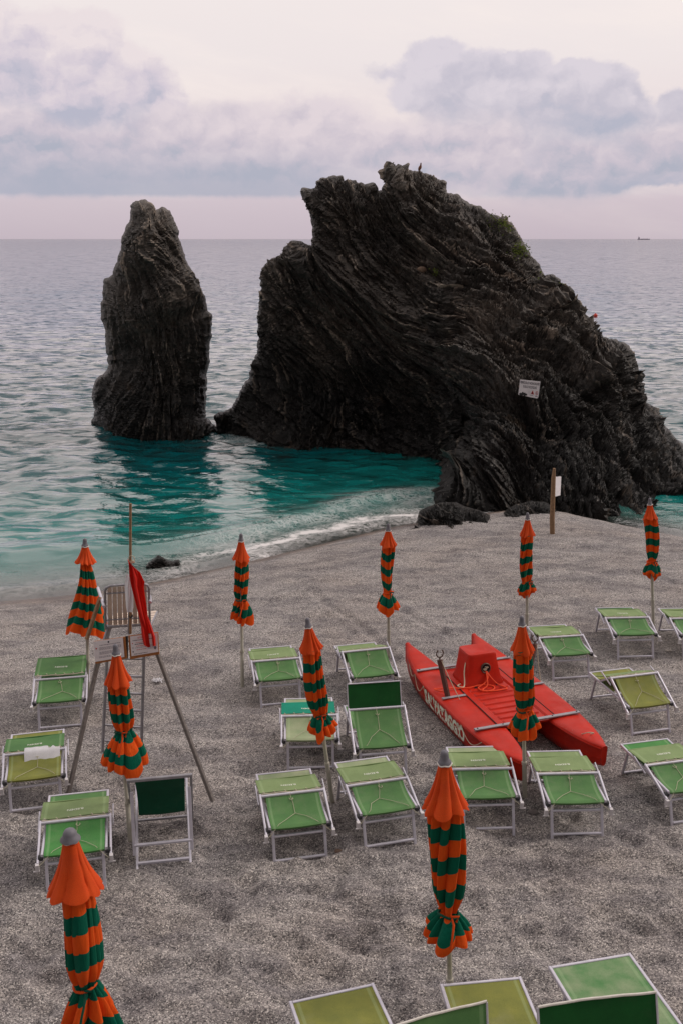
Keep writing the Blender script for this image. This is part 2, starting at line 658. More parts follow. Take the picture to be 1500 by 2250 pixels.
wav = 0.16 * fbm(X2 * 0.16 + 3, Y2 * 0.42, 2, 3) \
    + 0.150 * fbm(X2 * 0.75, Y2 * 1.35 + 0.3 * X2, 2, 7) \
    + 0.062 * fbm(X2 * 1.9 + 0.5 * Y2, Y2 * 3.0, 2, 13)
farfade = 1 / (1 + (np.abs(X2) / 60) ** 2 + (Y2 / 160.0) ** 2)
Z2 = SEA + wav * ampl * calm * farfade
# low swell coming in along the left-hand shore, and the lip of the wash
sw = np.exp(-((dep - 2.6 - 0.35 * np.sin(X2 * 0.5)) / np.where(dep < 2.6, 0.35, 0.8)) ** 2) * smooth01((3.5 - X2) / 3.0)
Z2 += 0.13 * sw
Z2 += 0.045 * np.exp(-((dep - 0.55) / 0.25) ** 2) - 0.0
Z2 = Z2 - 0.5 * smooth01((-dep - 0.15) / 0.6)

m_sea, t, out = mat("sea_water")
geo = t.add('ShaderNodeNewGeometry')
tco = geo.outputs['Position']
dpt = t.attr('dep')
# body colour by depth of water
bodyc = t.ramp(t.mr(dpt, 0.0, 60.0), [(0.0, L(112, 132, 124)), (0.03, L(70, 136, 130)), (0.07, L(18, 112, 108)), (0.16, L(4, 76, 80)), (0.4, L(10, 66, 74)), (1.0, L(26, 70, 92))])
p2 = t.vm('MULTIPLY', tco, (1.0, 1.7, 1.0))
p3 = t.vm('MULTIPLY', tco, (1.0, 2.4, 1.0))
dist = t.add('ShaderNodeCameraData').outputs['View Distance'] if False else None
n1 = t.noise(p2, 3.2, 3, 0.55, 0.4)
n2 = t.noise(p3, 0.8, 4, 0.6, 0.3)
n3 = t.noise(p3, 0.12, 5, 0.62)
sy = t.add('ShaderNodeSeparateXYZ'); t.l.new(tco, sy.inputs[0])
far1 = t.mr(sy.outputs[1], 28.0, 70.0, 0.0, 1.0)
far2 = t.mr(sy.outputs[1], 80.0, 600.0, 0.0, 1.0)
hsum = t.m('ADD', t.m('MULTIPLY', n1, 0.020), t.m('MULTIPLY', n2, t.mr(far1, 0, 1, 0.045, 0.14)))
hsum = t.m('ADD', hsum, t.m('MULTIPLY', n3, t.mr(far2, 0, 1, 0.0, 0.7)))
nm = t.bump(hsum, 1.0, t.mr(dpt, 0.0, 5.0, 0.55, 1.0))
# foam
fo = t.vm('ADD', tco, t.vm('MULTIPLY', t.vm('SUBTRACT', t.noise(tco, 1.6, 3, out=1), (0.5, 0.5, 0.5)), (0.9, 0.9, 0.0)))
lace = t.vor(t.vm('MULTIPLY', fo, (1.0, 1.5, 1.0)), 3.6, 'Distance', 'DISTANCE_TO_EDGE')
lace2 = t.vor(t.vm('MULTIPLY', fo, (1.0, 1.4, 1.0)), 9.5, 'Distance', 'DISTANCE_TO_EDGE')
fn = t.noise(tco, 2.2, 5, 0.65)
fm = t.attr('foam')
lc = t.m('MAXIMUM', t.mr(lace, 0.0, 0.16, 1.0, 0.0), t.mr(lace2, 0.02, 0.2, 0.75, 0.0))
fmask = t.m('MULTIPLY', fm, t.m('ADD', lc, t.m('MULTIPLY', t.m('SUBTRACT', fn, 0.5), 1.6)), clamp=True)
fmask = t.m('MAXIMUM', t.m('MULTIPLY', fmask, 0.8), t.mr(t.m('ADD', fm, t.m('MULTIPLY', t.m('SUBTRACT', fn, 0.5), 1.3)), 0.78, 1.0, 0.0, 0.85))
dif = t.add('ShaderNodeBsdfDiffuse'); t.put(dif.inputs['Color'], bodyc)
tra = t.add('ShaderNodeBsdfTransparent'); t.put(tra.inputs['Color'], L(226, 240, 236))
ms = t.add('ShaderNodeMixShader')
opac = t.ramp(t.mr(dpt, 0.0, 7.0), [(0.0, (0.05, 0.05, 0.05, 1)), (0.18, (0.40, 0.40, 0.40, 1)), (0.45, (0.84, 0.84, 0.84, 1)), (1.0, (1, 1, 1, 1))])
t.put(ms.inputs[0], opac); t.l.new(tra.outputs[0], ms.inputs[1]); t.l.new(dif.outputs[0], ms.inputs[2])
frn = t.add('ShaderNodeFresnel'); t.put(frn.inputs['IOR'], 2.0); t.put(frn.inputs['Normal'], nm)
frf = t.add('ShaderNodeFresnel'); t.put(frf.inputs['IOR'], 2.1)
rp = t.noise(p3, 0.95, 6, 0.58, 0.6)
rp2 = t.noise(p3, 0.22, 4, 0.6)
rpf = t.m('ADD', t.m('MULTIPLY', rp, t.mr(far2, 0.0, 0.5, 1.0, 0.35)), t.m('MULTIPLY', rp2, t.mr(far2, 0.0, 0.5, 0.0, 0.65)))
kk = t.mr(rpf, 0.40, 0.54, 0.40, 1.75)
frm = t.m('MULTIPLY', frf.outputs[0], kk)
offs = t.mr(dpt, 0.8, 4.5, 0.0, 1.0, True)
frx = t.m('ADD', t.m('MULTIPLY', frn.outputs[0], t.m('SUBTRACT', 1.0, offs)), t.m('MULTIPLY', frm, offs), clamp=True)
nmf = t.bump(hsum, 1.0, t.mr(far1, 0.0, 1.0, 1.0, 0.25))
gl = t.add('ShaderNodeBsdfGlossy'); t.put(gl.inputs['Roughness'], 0.07); t.put(gl.inputs['Normal'], nmf)
ms2 = t.add('ShaderNodeMixShader')
t.l.new(frx, ms2.inputs[0]); t.l.new(ms.outputs[0], ms2.inputs[1]); t.l.new(gl.outputs[0], ms2.inputs[2])
fd = t.add('ShaderNodeBsdfDiffuse'); t.put(fd.inputs['Color'], L(226, 222, 222))
ms3 = t.add('ShaderNodeMixShader')
t.put(ms3.inputs[0], fmask); t.l.new(ms2.outputs[0], ms3.inputs[1]); t.l.new(fd.outputs[0], ms3.inputs[2])
t.l.new(ms3.outputs[0], out.inputs['Surface'])

nz = fbm(X2 * 0.55, Y2 * 0.8, 3, 31)
foam = np.exp(-((dep - 0.75 - 0.9 * nz) / 0.50) ** 2) * smooth01((X2 + 5.5) / 3.5) * smooth01((7.5 - X2) / 2.0) * 1.0
foam = np.maximum(foam, 0.50 * np.exp(-((dep - 2.1 - 1.6 * nz) / 1.0) ** 2) * smooth01((X2 + 5.0) / 3.0) * smooth01((7.5 - X2) / 2.0))
foam = np.maximum(foam, 0.30 * np.exp(-((dep - 0.7 - 0.9 * nz) / 0.7) ** 2) * smooth01((-X2 - 2) / 3))
foam = np.maximum(foam, 0.35 * np.exp(-((dep - 0.5) / 0.5) ** 2) * smooth01((X2 - 7) / 2))
FOAM_SPOTS = [(545, 958, 1.1, 0.55), (500, 935, 0.7, 0.5), (370, 1248, 0.8, 0.6), (930, 1140, 0.9, 0.8), (870, 1145, 1.0, 0.6), (205, 930, 0.6, 0.35)]
for (px, py, r, a) in FOAM_SPOTS:
    c0 = atZ(px, py, SEA)
    foam = np.maximum(foam, a * np.exp(-(((X2 - c0[0]) ** 2 + ((Y2 - c0[1]) * 0.7) ** 2) / r ** 2)) * (0.8 + nz))
keep = ((dep[:-1, :-1] > -1.2) | (dep[1:, 1:] > -1.2))
sea = grid_mesh('sea', np.stack([X2, Y2, Z2], -1), m_sea, True, keep, {'dep': dep, 'foam': foam})
tag(sea, 'teal sea with pink sky reflections and foam along the shore', kind='structure')

# ------------------------------------------------------------------ rocks


def subdiv_poly(poly, jag, maxlen, rs):
    out_ = []
    n = len(poly)
    arc = rs.rand() * 500
    for i in range(n):
        a = V(poly[i][:2]); b = V(poly[(i + 1) % n][:2])
        fl = poly[i][2] if len(poly[i]) > 2 else 1      # 1: free edge, 0: hidden/base edge
        L_ = np.linalg.norm(b - a)
        k = max(1, int(L_ / 3.0)) if fl else max(1, int(L_ / 20))
        nrm = V((-(b - a)[1], (b - a)[0])) / max(L_, 1e-6)
        for j in range(k):
            p = a + (b - a) * j / k
            if fl:
                q_ = arc + L_ * j / k
                p = p + nrm * jag * float(1.3 * vnoise(q_ / 23.0, 0.3) + 1.1 * vnoise(q_ / 9.0, 4.3) + 0.8 * vnoise(q_ / 4.3, 8.3))
            out_.append((p[0], p[1], fl))
        arc += L_
    return out_


def inside_poly(px, py, poly):
    x = np.array([p[0] for p in poly]); y = np.array([p[1] for p in poly])
    res = np.zeros(px.shape, bool)
    n = len(x)
    for i in range(n):
        j = i - 1
        c_ = ((y[i] > py) != (y[j] > py)) & (px < (x[j] - x[i]) * (py - y[i]) / (y[j] - y[i] + 1e-12) + x[i])
        res ^= c_
    return res


def dist_poly(px, py, poly, want=None):
    n = len(poly)
    best = np.full(px.shape, 1e9); bx = px.copy(); by = py.copy()
    for i in range(n):
        if want is not None and poly[i][2] != want:
            continue
        a = poly[i]; b = poly[(i + 1) % n]
        ex, ey = b[0] - a[0], b[1] - a[1]
        l2 = ex * ex + ey * ey + 1e-9
        tt = np.clip(((px - a[0]) * ex + (py - a[1]) * ey) / l2, 0, 1)
        qx = a[0] + tt * ex; qy = a[1] + tt * ey
        d = np.hypot(px - qx, py - qy)
        m_ = d < best
        best = np.where(m_, d, best); bx = np.where(m_, qx, bx); by = np.where(m_, qy, by)
    return best, bx, by


def lic(noise, ux, uy, steps):
    ny, nx = noise.shape
    jj, ii = np.mgrid[0:ny, 0:nx].astype(float)
    acc = noise.copy(); cnt = 1
    for sgn in (1, -1):
        x, y_ = ii.copy(), jj.copy()
        vx, vy = ux * sgn, uy * sgn
        for k in range(steps):
            xi = np.clip(np.rint(x).astype(int), 0, nx - 1); yi = np.clip(np.rint(y_).astype(int), 0, ny - 1)
            ax, ay = ux[yi, xi], uy[yi, xi]
            s_ = np.sign(ax * vx + ay * vy); s_[s_ == 0] = 1
            vx, vy = ax * s_, ay * s_
            x += vx; y_ += vy
            xi = np.clip(np.rint(x).astype(int), 0, nx - 1); yi = np.clip(np.rint(y_).astype(int), 0, ny - 1)
            acc = acc + noise[yi, xi]; cnt += 1
    acc /= cnt
    acc -= acc.mean()
    return acc / (acc.std() + 1e-9)


def blur(a, k):
    for _ in range(k):
        a = (a + np.roll(a, 1, 0) + np.roll(a, -1, 0) + np.roll(a, 1, 1) + np.roll(a, -1, 1)) / 5
    return a


m_rock, t, out = mat("dark_schist")
tco = t.add('ShaderNodeTexCoord').outputs['Object']
stv = t.attr('streak'); cav = t.attr('relief')
geo = t.add('ShaderNodeNewGeometry')
sepn = t.add('ShaderNodeSeparateXYZ'); t.l.new(geo.outputs['Normal'], sepn.inputs[0])
sepp = t.add('ShaderNodeSeparateXYZ'); t.l.new(geo.outputs['Position'], sepp.inputs[0])
nf = t.noise(tco, 7.0, 6, 0.65)
nb = t.noise(tco, 0.55, 4, 0.6)
base = t.ramp(t.m('ADD', t.m('MULTIPLY', nf, 0.5), t.m('MULTIPLY', nb, 0.5)), [(0.3, L(33, 30, 29)), (0.5, L(64, 58, 54)), (0.7, L(110, 99, 90))])
up_w = t.mr(t.m('ADD', sepp.outputs[2], t.m('MULTIPLY', t.m('SUBTRACT', nb, 0.5), 2.5)), 0.2, 4.5, 0.0, 1.0, True)   # dry, paler rock above the splash line
base = t.mix(up_w, t.mix(1.0, base, L(104, 102, 104), 'MULTIPLY'), base)
ve = t.mr(t.m('ADD', stv, t.m('MULTIPLY', t.m('SUBTRACT', nf, 0.5), 2.4)), 1.3, 2.5, 0.0, 0.75)  # pale veins; they also paint highlights along the laminae into the colour
base = t.mix(t.m('MULTIPLY', ve, t.mr(up_w, 0, 1, 0.35, 1.0)), base, L(168, 152, 138))
spk = t.mr(t.noise(tco, 11.0, 2, 0.5), 0.70, 0.76)
base = t.mix(t.m('MULTIPLY', spk, 0.6), base, L(168, 158, 150))
lich = t.mr(t.noise(t.vm('ADD', tco, (7.0, 3.0, 1.0)), 1.3, 6, 0.7), 0.60, 0.75, 0.0, 0.45)
base = t.mix(lich, base, L(98, 80, 62))
hb = t.m('ADD', t.m('MULTIPLY', t.noise(tco, 14.0, 5, 0.7), 0.6), t.m('MULTIPLY', t.noise(tco, 4.0, 4, 0.6), 0.9))
nm = t.bump(hb, 1.0, 0.09)
pbsdf(t, out, base, t.mr(up_w, 0, 1, 0.42, 0.6), 0.0, nm, 0.36)

FRONT = {}


def build_rock(name, poly, base_pts, spineY, frontY, ang_pts, relief, step, label, cat, jag=3.0, maxlen=7, E=0.9, wR=55, q=1.6, back=2.5, amp=1.0, seed=1, group=None, lit=None, frac=38):
    rs = np.random.RandomState(seed)
    poly = subdiv_poly(poly, jag, maxlen, rs)
    xs = [p[0] for p in poly]; ys = [p[1] for p in poly]
    x0, x1, y0, y1 = min(xs) - 2 * step, max(xs) + 2 * step, min(ys) - 2 * step, max(ys) + 2 * step
    gx_ = np.arange(x0, x1, step); gy_ = np.arange(y0, y1, step)
    PX, PY = np.meshgrid(gx_, gy_)
    ins = inside_poly(PX, PY, poly)
    d, bx, by = dist_poly(PX, PY, poly, 1)
    dall, ax_, ay_ = dist_poly(PX, PY, poly)
    bxs = [b[0] for b in base_pts]; bys = [b[1] for b in base_pts]
    ybase = np.interp(PX, bxs, bys)
    dbase = np.maximum(0, ybase - PY)
    dtop = np.where(ins, d, 0.0)
    tt = dtop / (dtop + dbase + 1e-6)
    Dsp = spineY(PX, PY); Db = frontY(PX, ybase)
    kx = np.arange(-130, 131, 10.0)
    wk = np.exp(-(kx / 75.0) ** 2); wk /= wk.sum()
    Dbs = sum(w_ * frontY(PX + k_, np.interp(PX + k_, bxs, bys)) for w_, k_ in zip(wk, kx))
    up_ = smooth01(dbase / (90.0 if PX.shape[1] > 200 else 1e6))
    Db = Db * (1 - up_) + Dbs * up_
    Pt = 1 - (1 - tt) ** q
    rr = np.sqrt(1 - (1 - np.clip(dtop / wR, 0, 1)) ** 2)
    Fr = Dsp - E * rr - (Dsp - E * rr - Db) * Pt
    Fr = np.minimum(Fr, Dsp)
    Bk = Dsp + back * np.sqrt(1 - (1 - np.clip(dtop / (wR * 2.2), 0, 1)) ** 2)
    # direction of the foliation
    A = np.zeros_like(PX); B = np.zeros_like(PX); W = np.zeros_like(PX)
    for (qx, qy, an) in ang_pts:
        wgt = 1.0 / (((PX - qx) ** 2 + (PY - qy) ** 2) / 60.0 ** 2 + 0.15) ** 1.3
        A += wgt * cos(2 * radians(an)); B += wgt * sin(2 * radians(an))
    wob = 0.55 * fbm(PX / 70, PY / 70, 3, seed + 50)
    ang = 0.5 * np.arctan2(B, A) + wob
    ux, uy = np.cos(ang), np.sin(ang)
    n0 = rs.rand(*PX.shape)
    sc_ = 2.5 / step
    fine = lic(n0, ux, uy, int(11 * sc_))
    mid = lic(blur(rs.rand(*PX.shape) - 0.5, int(5 * sc_ * sc_)), ux, uy, int(22 * sc_))
    big = lic(blur(rs.rand(*PX.shape) - 0.5, int(30 * sc_ * sc_)), ux, uy, int(40 * sc_))
    huge = fbm(PX / 95.0, PY / 95.0, 4, seed + 9) * 2.0
    brk = fbm(PX / 28.0, PY / 28.0, 4, seed + 19) * 2.0
    h = amp * (0.11 * huge + 0.05 * brk + 0.085 * big + 0.085 * mid * (0.7 + 0.8 * brk) + 0.055 * fine)
    # slabby steps
    st_ = 0.5 * big + 0.6 * huge + 0.35 * mid
    fracp = st_ * 1.6 - np.floor(st_ * 1.6)
    h += amp * 0.07 * (smooth01(fracp / 0.25) - fracp)
    # cross fractures: slabs broken into blocks that sit proud or set back
    fa = radians(frac)
    wpx = 14 * fbm(PX / 40.0, PY / 40.0, 3, seed + 33); wpy = 14 * fbm(PX / 40.0, PY / 40.0, 3, seed + 44)
    for (lu, lv, am) in ((95.0, 26.0, 0.20), (46.0, 11.0, 0.11)):
        u_ = ((PX + wpx) * cos(fa) + (PY + wpy) * sin(fa)) / lu; v_ = (-(PX + wpx) * sin(fa) + (PY + wpy) * cos(fa)) / lv
        vi = np.floor(v_).astype(np.int64)
        u_ = u_ + _T[(vi * 7 + seed) & 255, 11]
        ui = np.floor(u_).astype(np.int64)
        cell_ = _T[(ui * 13 + seed) & 255, (vi * 29 + 5) & 255]
        h += amp * am * (cell_ - 0.5) + amp * am * 0.5 * (v_ - vi - 0.5) * (cell_ > 0.45)
    h -= h[ins].mean()
    for (qx, qy, rx, ry, hh, an) in relief:
        ca, sa = cos(radians(an)), sin(radians(an))
        u = ((PX - qx) * ca + (PY - qy) * sa) / rx; v = (-(PX - qx) * sa + (PY - qy) * ca) / ry
        h += hh * np.exp(-(u * u + v * v) ** 1.4)
    fade = smooth01(dtop / 45.0) * 0.8 + 0.2 * smooth01(dtop / 8.0)
    P = np.zeros(PX.shape + (3,))
    cx = (PX - 750) / F; cy = -(PY - 1125) / F
    ry_ = cos(TH) + cy * sin(TH); rz_ = -sin(TH) + cy * cos(TH)

    def world(Yd, qx=None, qy=None):
        k = Yd / ry_
        return np.stack([cx * k, Yd, H + rz_ * k], -1)
    # snap outline cells to the traced edge
    cell = ins[:-1, :-1] & ins[:-1, 1:] & ins[1:, 1:] & ins[1:, :-1]
    used = np.zeros(ins.shape, bool)
    used[:-1, :-1] |= cell; used[:-1, 1:] |= cell; used[1:, 1:] |= cell; used[1:, :-1] |= cell
    er = np.ones(ins.shape, bool)
    er[1:-1, 1:-1] = cell[:-1, :-1] & cell[:-1, 1:] & cell[1:, :-1] & cell[1:, 1:]
    bound = used & ~er
    bound[0, :] = bound[-1, :] = False
    sxp = np.where(bound, ax_, PX); syp = np.where(bound, ay_, PY)
    cx = (sxp - 750) / F; cy = -(syp - 1125) / F
    ry_ = cos(TH) + cy * sin(TH); rz_ = -sin(TH) + cy * cos(TH)
    Fr = np.where(bound, Dsp, Fr); Bk = np.where(bound, Dsp, Bk)
    G = world(Fr)
    Gs = world(np.where(used, Fr, np.minimum(Fr, Dsp)))
    du = np.gradient(Gs, axis=1); dv = np.gradient(Gs, axis=0)
    N = np.cross(du, dv)
    for k in range(3):
        N[..., k] = blur(N[..., k], 3)
    N /= np.maximum(np.linalg.norm(N, axis=2, keepdims=True), 1e-9)
    N = np.where((N[..., 1:2] > 0), -N, N)
    hf = amp * (0.085 * mid * (0.7 + 0.8 * brk) + 0.055 * fine)
    fade2 = smooth01(dtop / 9.0)
    G = G + N * (((h - hf) * fade + hf * fade2) * (~bound))[..., None]
    Bp = world(Bk)
    nb_ = fbm(PX / 60.0, PY / 60.0, 4, seed + 70)
    Bp[..., 1] += 0.9 * nb_ * smooth01(dtop / 25.0)
    ny, nx = PX.shape
    idx = np.arange(ny * nx).reshape(ny, nx)
    q1 = np.stack([idx[:-1, :-1], idx[1:, :-1], idx[1:, 1:], idx[:-1, 1:]], -1)[cell]
    bi = idx + ny * nx
    bi = np.where(bound, idx, bi)
    q2 = np.stack([bi[:-1, :-1], bi[:-1, 1:], bi[1:, 1:], bi[1:, :-1]], -1)[cell]
    verts = np.concatenate([G.reshape(-1, 3), Bp.reshape(-1, 3)])
    streak = 1.0 * fine + 0.55 * mid
    o = raw_mesh(name, verts, np.concatenate([q1, q2]), m_rock, True,
                 {'streak': np.concatenate([streak.ravel(), np.zeros(ny * nx)]), 'relief': np.concatenate([h.ravel(), np.zeros(ny * nx)])})
    me = o.data
    me.set_sharp_from_angle(angle=radians(24))
    tag(o, label, cat, group)
    FRONT[name] = (gx_, gy_, G, N)
    return o


def on_rock(name, px, py):
    gx_, gy_, G, N = FRONT[name]
    i = int(round((px - gx_[0]) / (gx_[1] - gx_[0]))); j = int(round((py - gy_[0]) / (gy_[1] - gy_[0])))
    return G[j, i], norm(N[j, i])


def waterline(px_, py_):
    """distance of the ground or water seen at a pixel of the base curve"""
    z = SEA
    r1 = cos(TH) - (py_ - 1125) / F * sin(TH); r2 = -sin(TH) - (py_ - 1125) / F * cos(TH)
    return (z - H) / r2 * r1


SP = 2.2
# the tall needle
poly = [(286, 448), (300, 438), (318, 436), (334, 446), (343, 462), (352, 458), (356, 454), (367, 456), (372, 462), (375, 455), (378, 470), (386, 490), (394, 510), (398, 540), (410, 570), (427, 600), (440, 632), (452, 660),
        (457, 686), (465, 696), (465, 740), (461, 790), (456, 830), (452, 880), (451, 918), (462, 926), (473, 938), (482, 944, 0), (486, 1010, 0), (200, 1010, 0), (201, 926), (211, 900), (201, 870), (206, 848), (212, 834), (232, 820), (238, 812),
        (236, 790), (232, 760), (231, 720), (222, 700), (222, 670), (228, 640), (228, 620), (236, 608), (248, 604), (250, 590), (258, 578), (260, 565), (268, 540), (270, 520), (278, 500), (286, 484), (287, 465)]
basep = [(195, 930), (230, 950), (300, 962), (380, 966), (440, 962), (470, 948), (490, 944)]
angs = [(330, 470, 70), (300, 520, 120), (350, 540, 50), (400, 600, 55), (290, 620, 95), (350, 640, 60), (430, 690, 78), (250, 680, 80), (330, 760, 92), (430, 820, 92), (250, 880, 110), (350, 900, 90)]
build_rock('sea_stack', poly, basep, lambda x, y: 37.9 + 0 * x + 0.0025 * np.abs(x - 340), lambda x, y: waterline(x, y), angs,
           [(290, 800, 90, 60, -0.3, 0), (400, 640, 40, 120, 0.45, 60), (300, 560, 45, 50, 0.3, 0)], SP,
           'tall narrow dark needle of rock rising from the sea on the left', 'sea stack', jag=3.6, E=1.5, wR=80, q=1.8, back=2.4, amp=0.62, seed=4, frac=72)

# the great stack
poly = [(664, 414), (690, 412), (693, 396), (706, 388), (728, 384), (752, 386), (756, 398), (775, 396), (800, 402), (818, 399), (828, 408), (831, 420), (838, 418), (842, 398), (846, 372), (846, 358), (858, 356), (868, 362), (874, 358),
        (890, 368), (904, 376), (920, 378), (934, 384), (948, 388), (960, 394), (975, 400), (980, 424), (996, 426), (1010, 430), (1030, 444), (1056, 456), (1082, 470), (1108, 482), (1122, 492), (1136, 512), (1150, 540),
        (1164, 562), (1180, 580), (1196, 604), (1212, 604), (1228, 614), (1236, 634), (1256, 640), (1263, 658), (1262, 674), (1274, 688), (1290, 704), (1306, 724), (1325, 742), (1350, 744), (1374, 756), (1393, 776), (1402, 800),
        (1408, 830), (1412, 862), (1420, 884), (1440, 900), (1454, 930), (1470, 946), (1478, 962), (1500, 978), (1540, 1005), (1600, 1030), (1700, 1060, 0), (1700, 1190, 0), (1490, 1160, 0), (1290, 1195, 0), (1000, 1160, 0), (940, 1080, 0), (560, 1030, 0),
        (478, 948), (472, 916), (484, 904), (498, 902), (510, 896), (520, 878), (532, 848), (544, 830), (556, 800), (564, 770), (567, 735), (569, 700), (567, 675), (576, 640), (574, 600), (578, 580), (600, 566), (616, 558), (624, 540),
        (640, 532), (662, 532), (684, 540), (688, 520), (682, 490), (674, 460), (668, 440), (658, 424)]
basep = [(470, 935), (505, 952), (560, 970), (650, 988), (760, 990), (860, 1002), (960, 1022), (995, 1050), (1005, 1102), (1060, 1116), (1110, 1128), (1160, 1140), (1230, 1146), (1300, 1146), (1345, 1132), (1400, 1138), (1440, 1112), (1490, 1088), (1600, 1080), (1700, 1080)]
angs = [(620, 600, 58), (600, 560, 50), (730, 430, 60), (700, 400, 20), (760, 480, 62), (880, 400, 75), (950, 410, 40), (700, 560, 38), (850, 640, 28), (1000, 520, 50), (1100, 480, 38), (1100, 620, 12), (1200, 700, 25),
        (900, 760, 30), (700, 750, 42), (640, 680, 50), (600, 850, 95), (560, 900, 110), (750, 900, 85), (900, 900, 60), (1050, 850, 38), (1150, 780, 28), (1300, 800, 52), (1380, 850, 75), (1400, 950, 60), (1100, 950, 40), (1050, 1030, 72),
        (1150, 1020, 60), (1250, 1080, 64), (1350, 1050, 60), (1450, 1050, 52), (1000, 650, 20), (800, 560, 40), (1250, 900, 45), (1200, 640, 55), (1020, 740, 35)]
rel = [(690, 610, 170, 60, 0.55, 25), (720, 880, 190, 110, -1.0, 10), (930, 720, 260, 34, 0.45, 28), (1120, 680, 150, 60, 0.5, 10), (1060, 1030, 60, 110, 0.75, 20), (1290, 780, 60, 150, 0.55, -35), (1180, 930, 160, 28, -0.35, 25),
       (870, 400, 30, 50, 0.35, 0), (700, 470, 45, 60, 0.25, 0), (800, 500, 100, 60, -0.35, 30), (990, 540, 110, 60, 0.35, 30), (1120, 870, 120, 50, 0.45, 20), (1310, 960, 90, 60, 0.4, 40), (1250, 1060, 50, 90, 0.45, -25), (1150, 1090, 28, 80, -0.4, -25),
       (1350, 1060, 18, 110, -0.5, -30), (930, 940, 70, 110, -0.6, 0), (640, 750, 60, 90, 0.35, 20), (1010, 810, 180, 30, 0.4, 30)]


def spine(x, y):
    return np.interp(x, [460, 560, 700, 900, 1100, 1300, 1500, 1700], [37.2, 37.6, 37.6, 37.2, 35.6, 33.6, 31.6, 30.5])


build_rock('great_sea_stack', poly, basep, spine, lambda x, y: np.minimum(waterline(x, y), spine(x, y) - 0.5), angs, rel, SP,
           'huge dark layered rock on the shore carrying the white warning sign', 'sea stack', jag=4.4, E=1.0, wR=60, q=1.35, back=4.5, amp=1.0, seed=8)

# low rocks by the water's edge
build_rock('shore_rock', [(915, 1140), (920, 1122), (940, 1112), (968, 1104), (1000, 1102), (1020, 1112), (1045, 1118), (1068, 1128), (1090, 1140), (1104, 1150), (1100, 1190, 0), (915, 1190, 0), (912, 1160)],
           [(905, 1162), (960, 1168), (1040, 1160), (1110, 1150)], lambda x, y: 24.2 + 0 * x, lambda x, y: 22.9 + 0 * x,
           [(960, 1130, 25), (1040, 1140, 28)], [], 1.6, 'low black slabby rock at the water edge left of the great rock', 'rock', jag=1.5, maxlen=6, E=0.4, wR=30, q=1.4, back=0.9, amp=0.7, seed=21, group='low rocks at the foot of the great rock')
build_rock('shore_rock', [(1096, 1140), (1110, 1120), (1130, 1108), (1165, 1100), (1200, 1104), (1222, 1122), (1238, 1140), (1250, 1152), (1245, 1190, 0), (1096, 1190, 0)],
           [(1090, 1145), (1150, 1156), (1200, 1158), (1250, 1152)], lambda x, y: 24.8 + 0 * x, lambda x, y: 23.4 + 0 * x,
           [(1130, 1120, 35), (1200, 1140, 50)], [], 1.6, 'low dark rock behind the leaning wooden post at the foot of the great rock', 'rock', jag=1.5, maxlen=6, E=0.4, wR=30, q=1.4, back=0.9, amp=0.7, seed=22, group='low rocks at the foot of the great rock')
build_rock('tide_rock', [(322, 1240), (332, 1230), (340, 1226), (346, 1219), (356, 1224), (366, 1228), (380, 1232), (392, 1228), (400, 1238), (404, 1248), (404, 1280, 0), (322, 1280, 0)],
           [(318, 1244), (360, 1250), (406, 1248)], lambda x, y: 21.3 + 0 * x, lambda x, y: 20.8 + 0 * x,
           [(350, 1235, 30), (390, 1240, 10)], [], 1.4, 'small jagged wet rock in the wash behind the lifeguard chair', 'rock', jag=1.5, maxlen=5, E=0.35, wR=14, q=1.4, back=0.35, amp=0.5, seed=23)
build_rock('sunken_rock', [(-60, 1235), (-10, 1226), (14, 1228), (34, 1234), (48, 1241, 0), (48, 1270, 0), (-60, 1270, 0)],
           [(-60, 1240), (0, 1240), (50, 1243)], lambda x, y: 21.9 + 0 * x, lambda x, y: 21.3 + 0 * x,
           [(0, 1235, 10)], [], 1.6, 'nearly submerged dark rock in the shallows at the left edge', 'rock', jag=0.8, maxlen=6, E=0.3, wR=16, q=1.4, back=0.4, amp=0.1, seed=24)
# ------------------------------------------------------------------ materials of the things on the beach
def weave(t, scale):
    uv = t.add('ShaderNodeTexCoord').outputs['Object']
    return t.noise(uv, scale, 2)


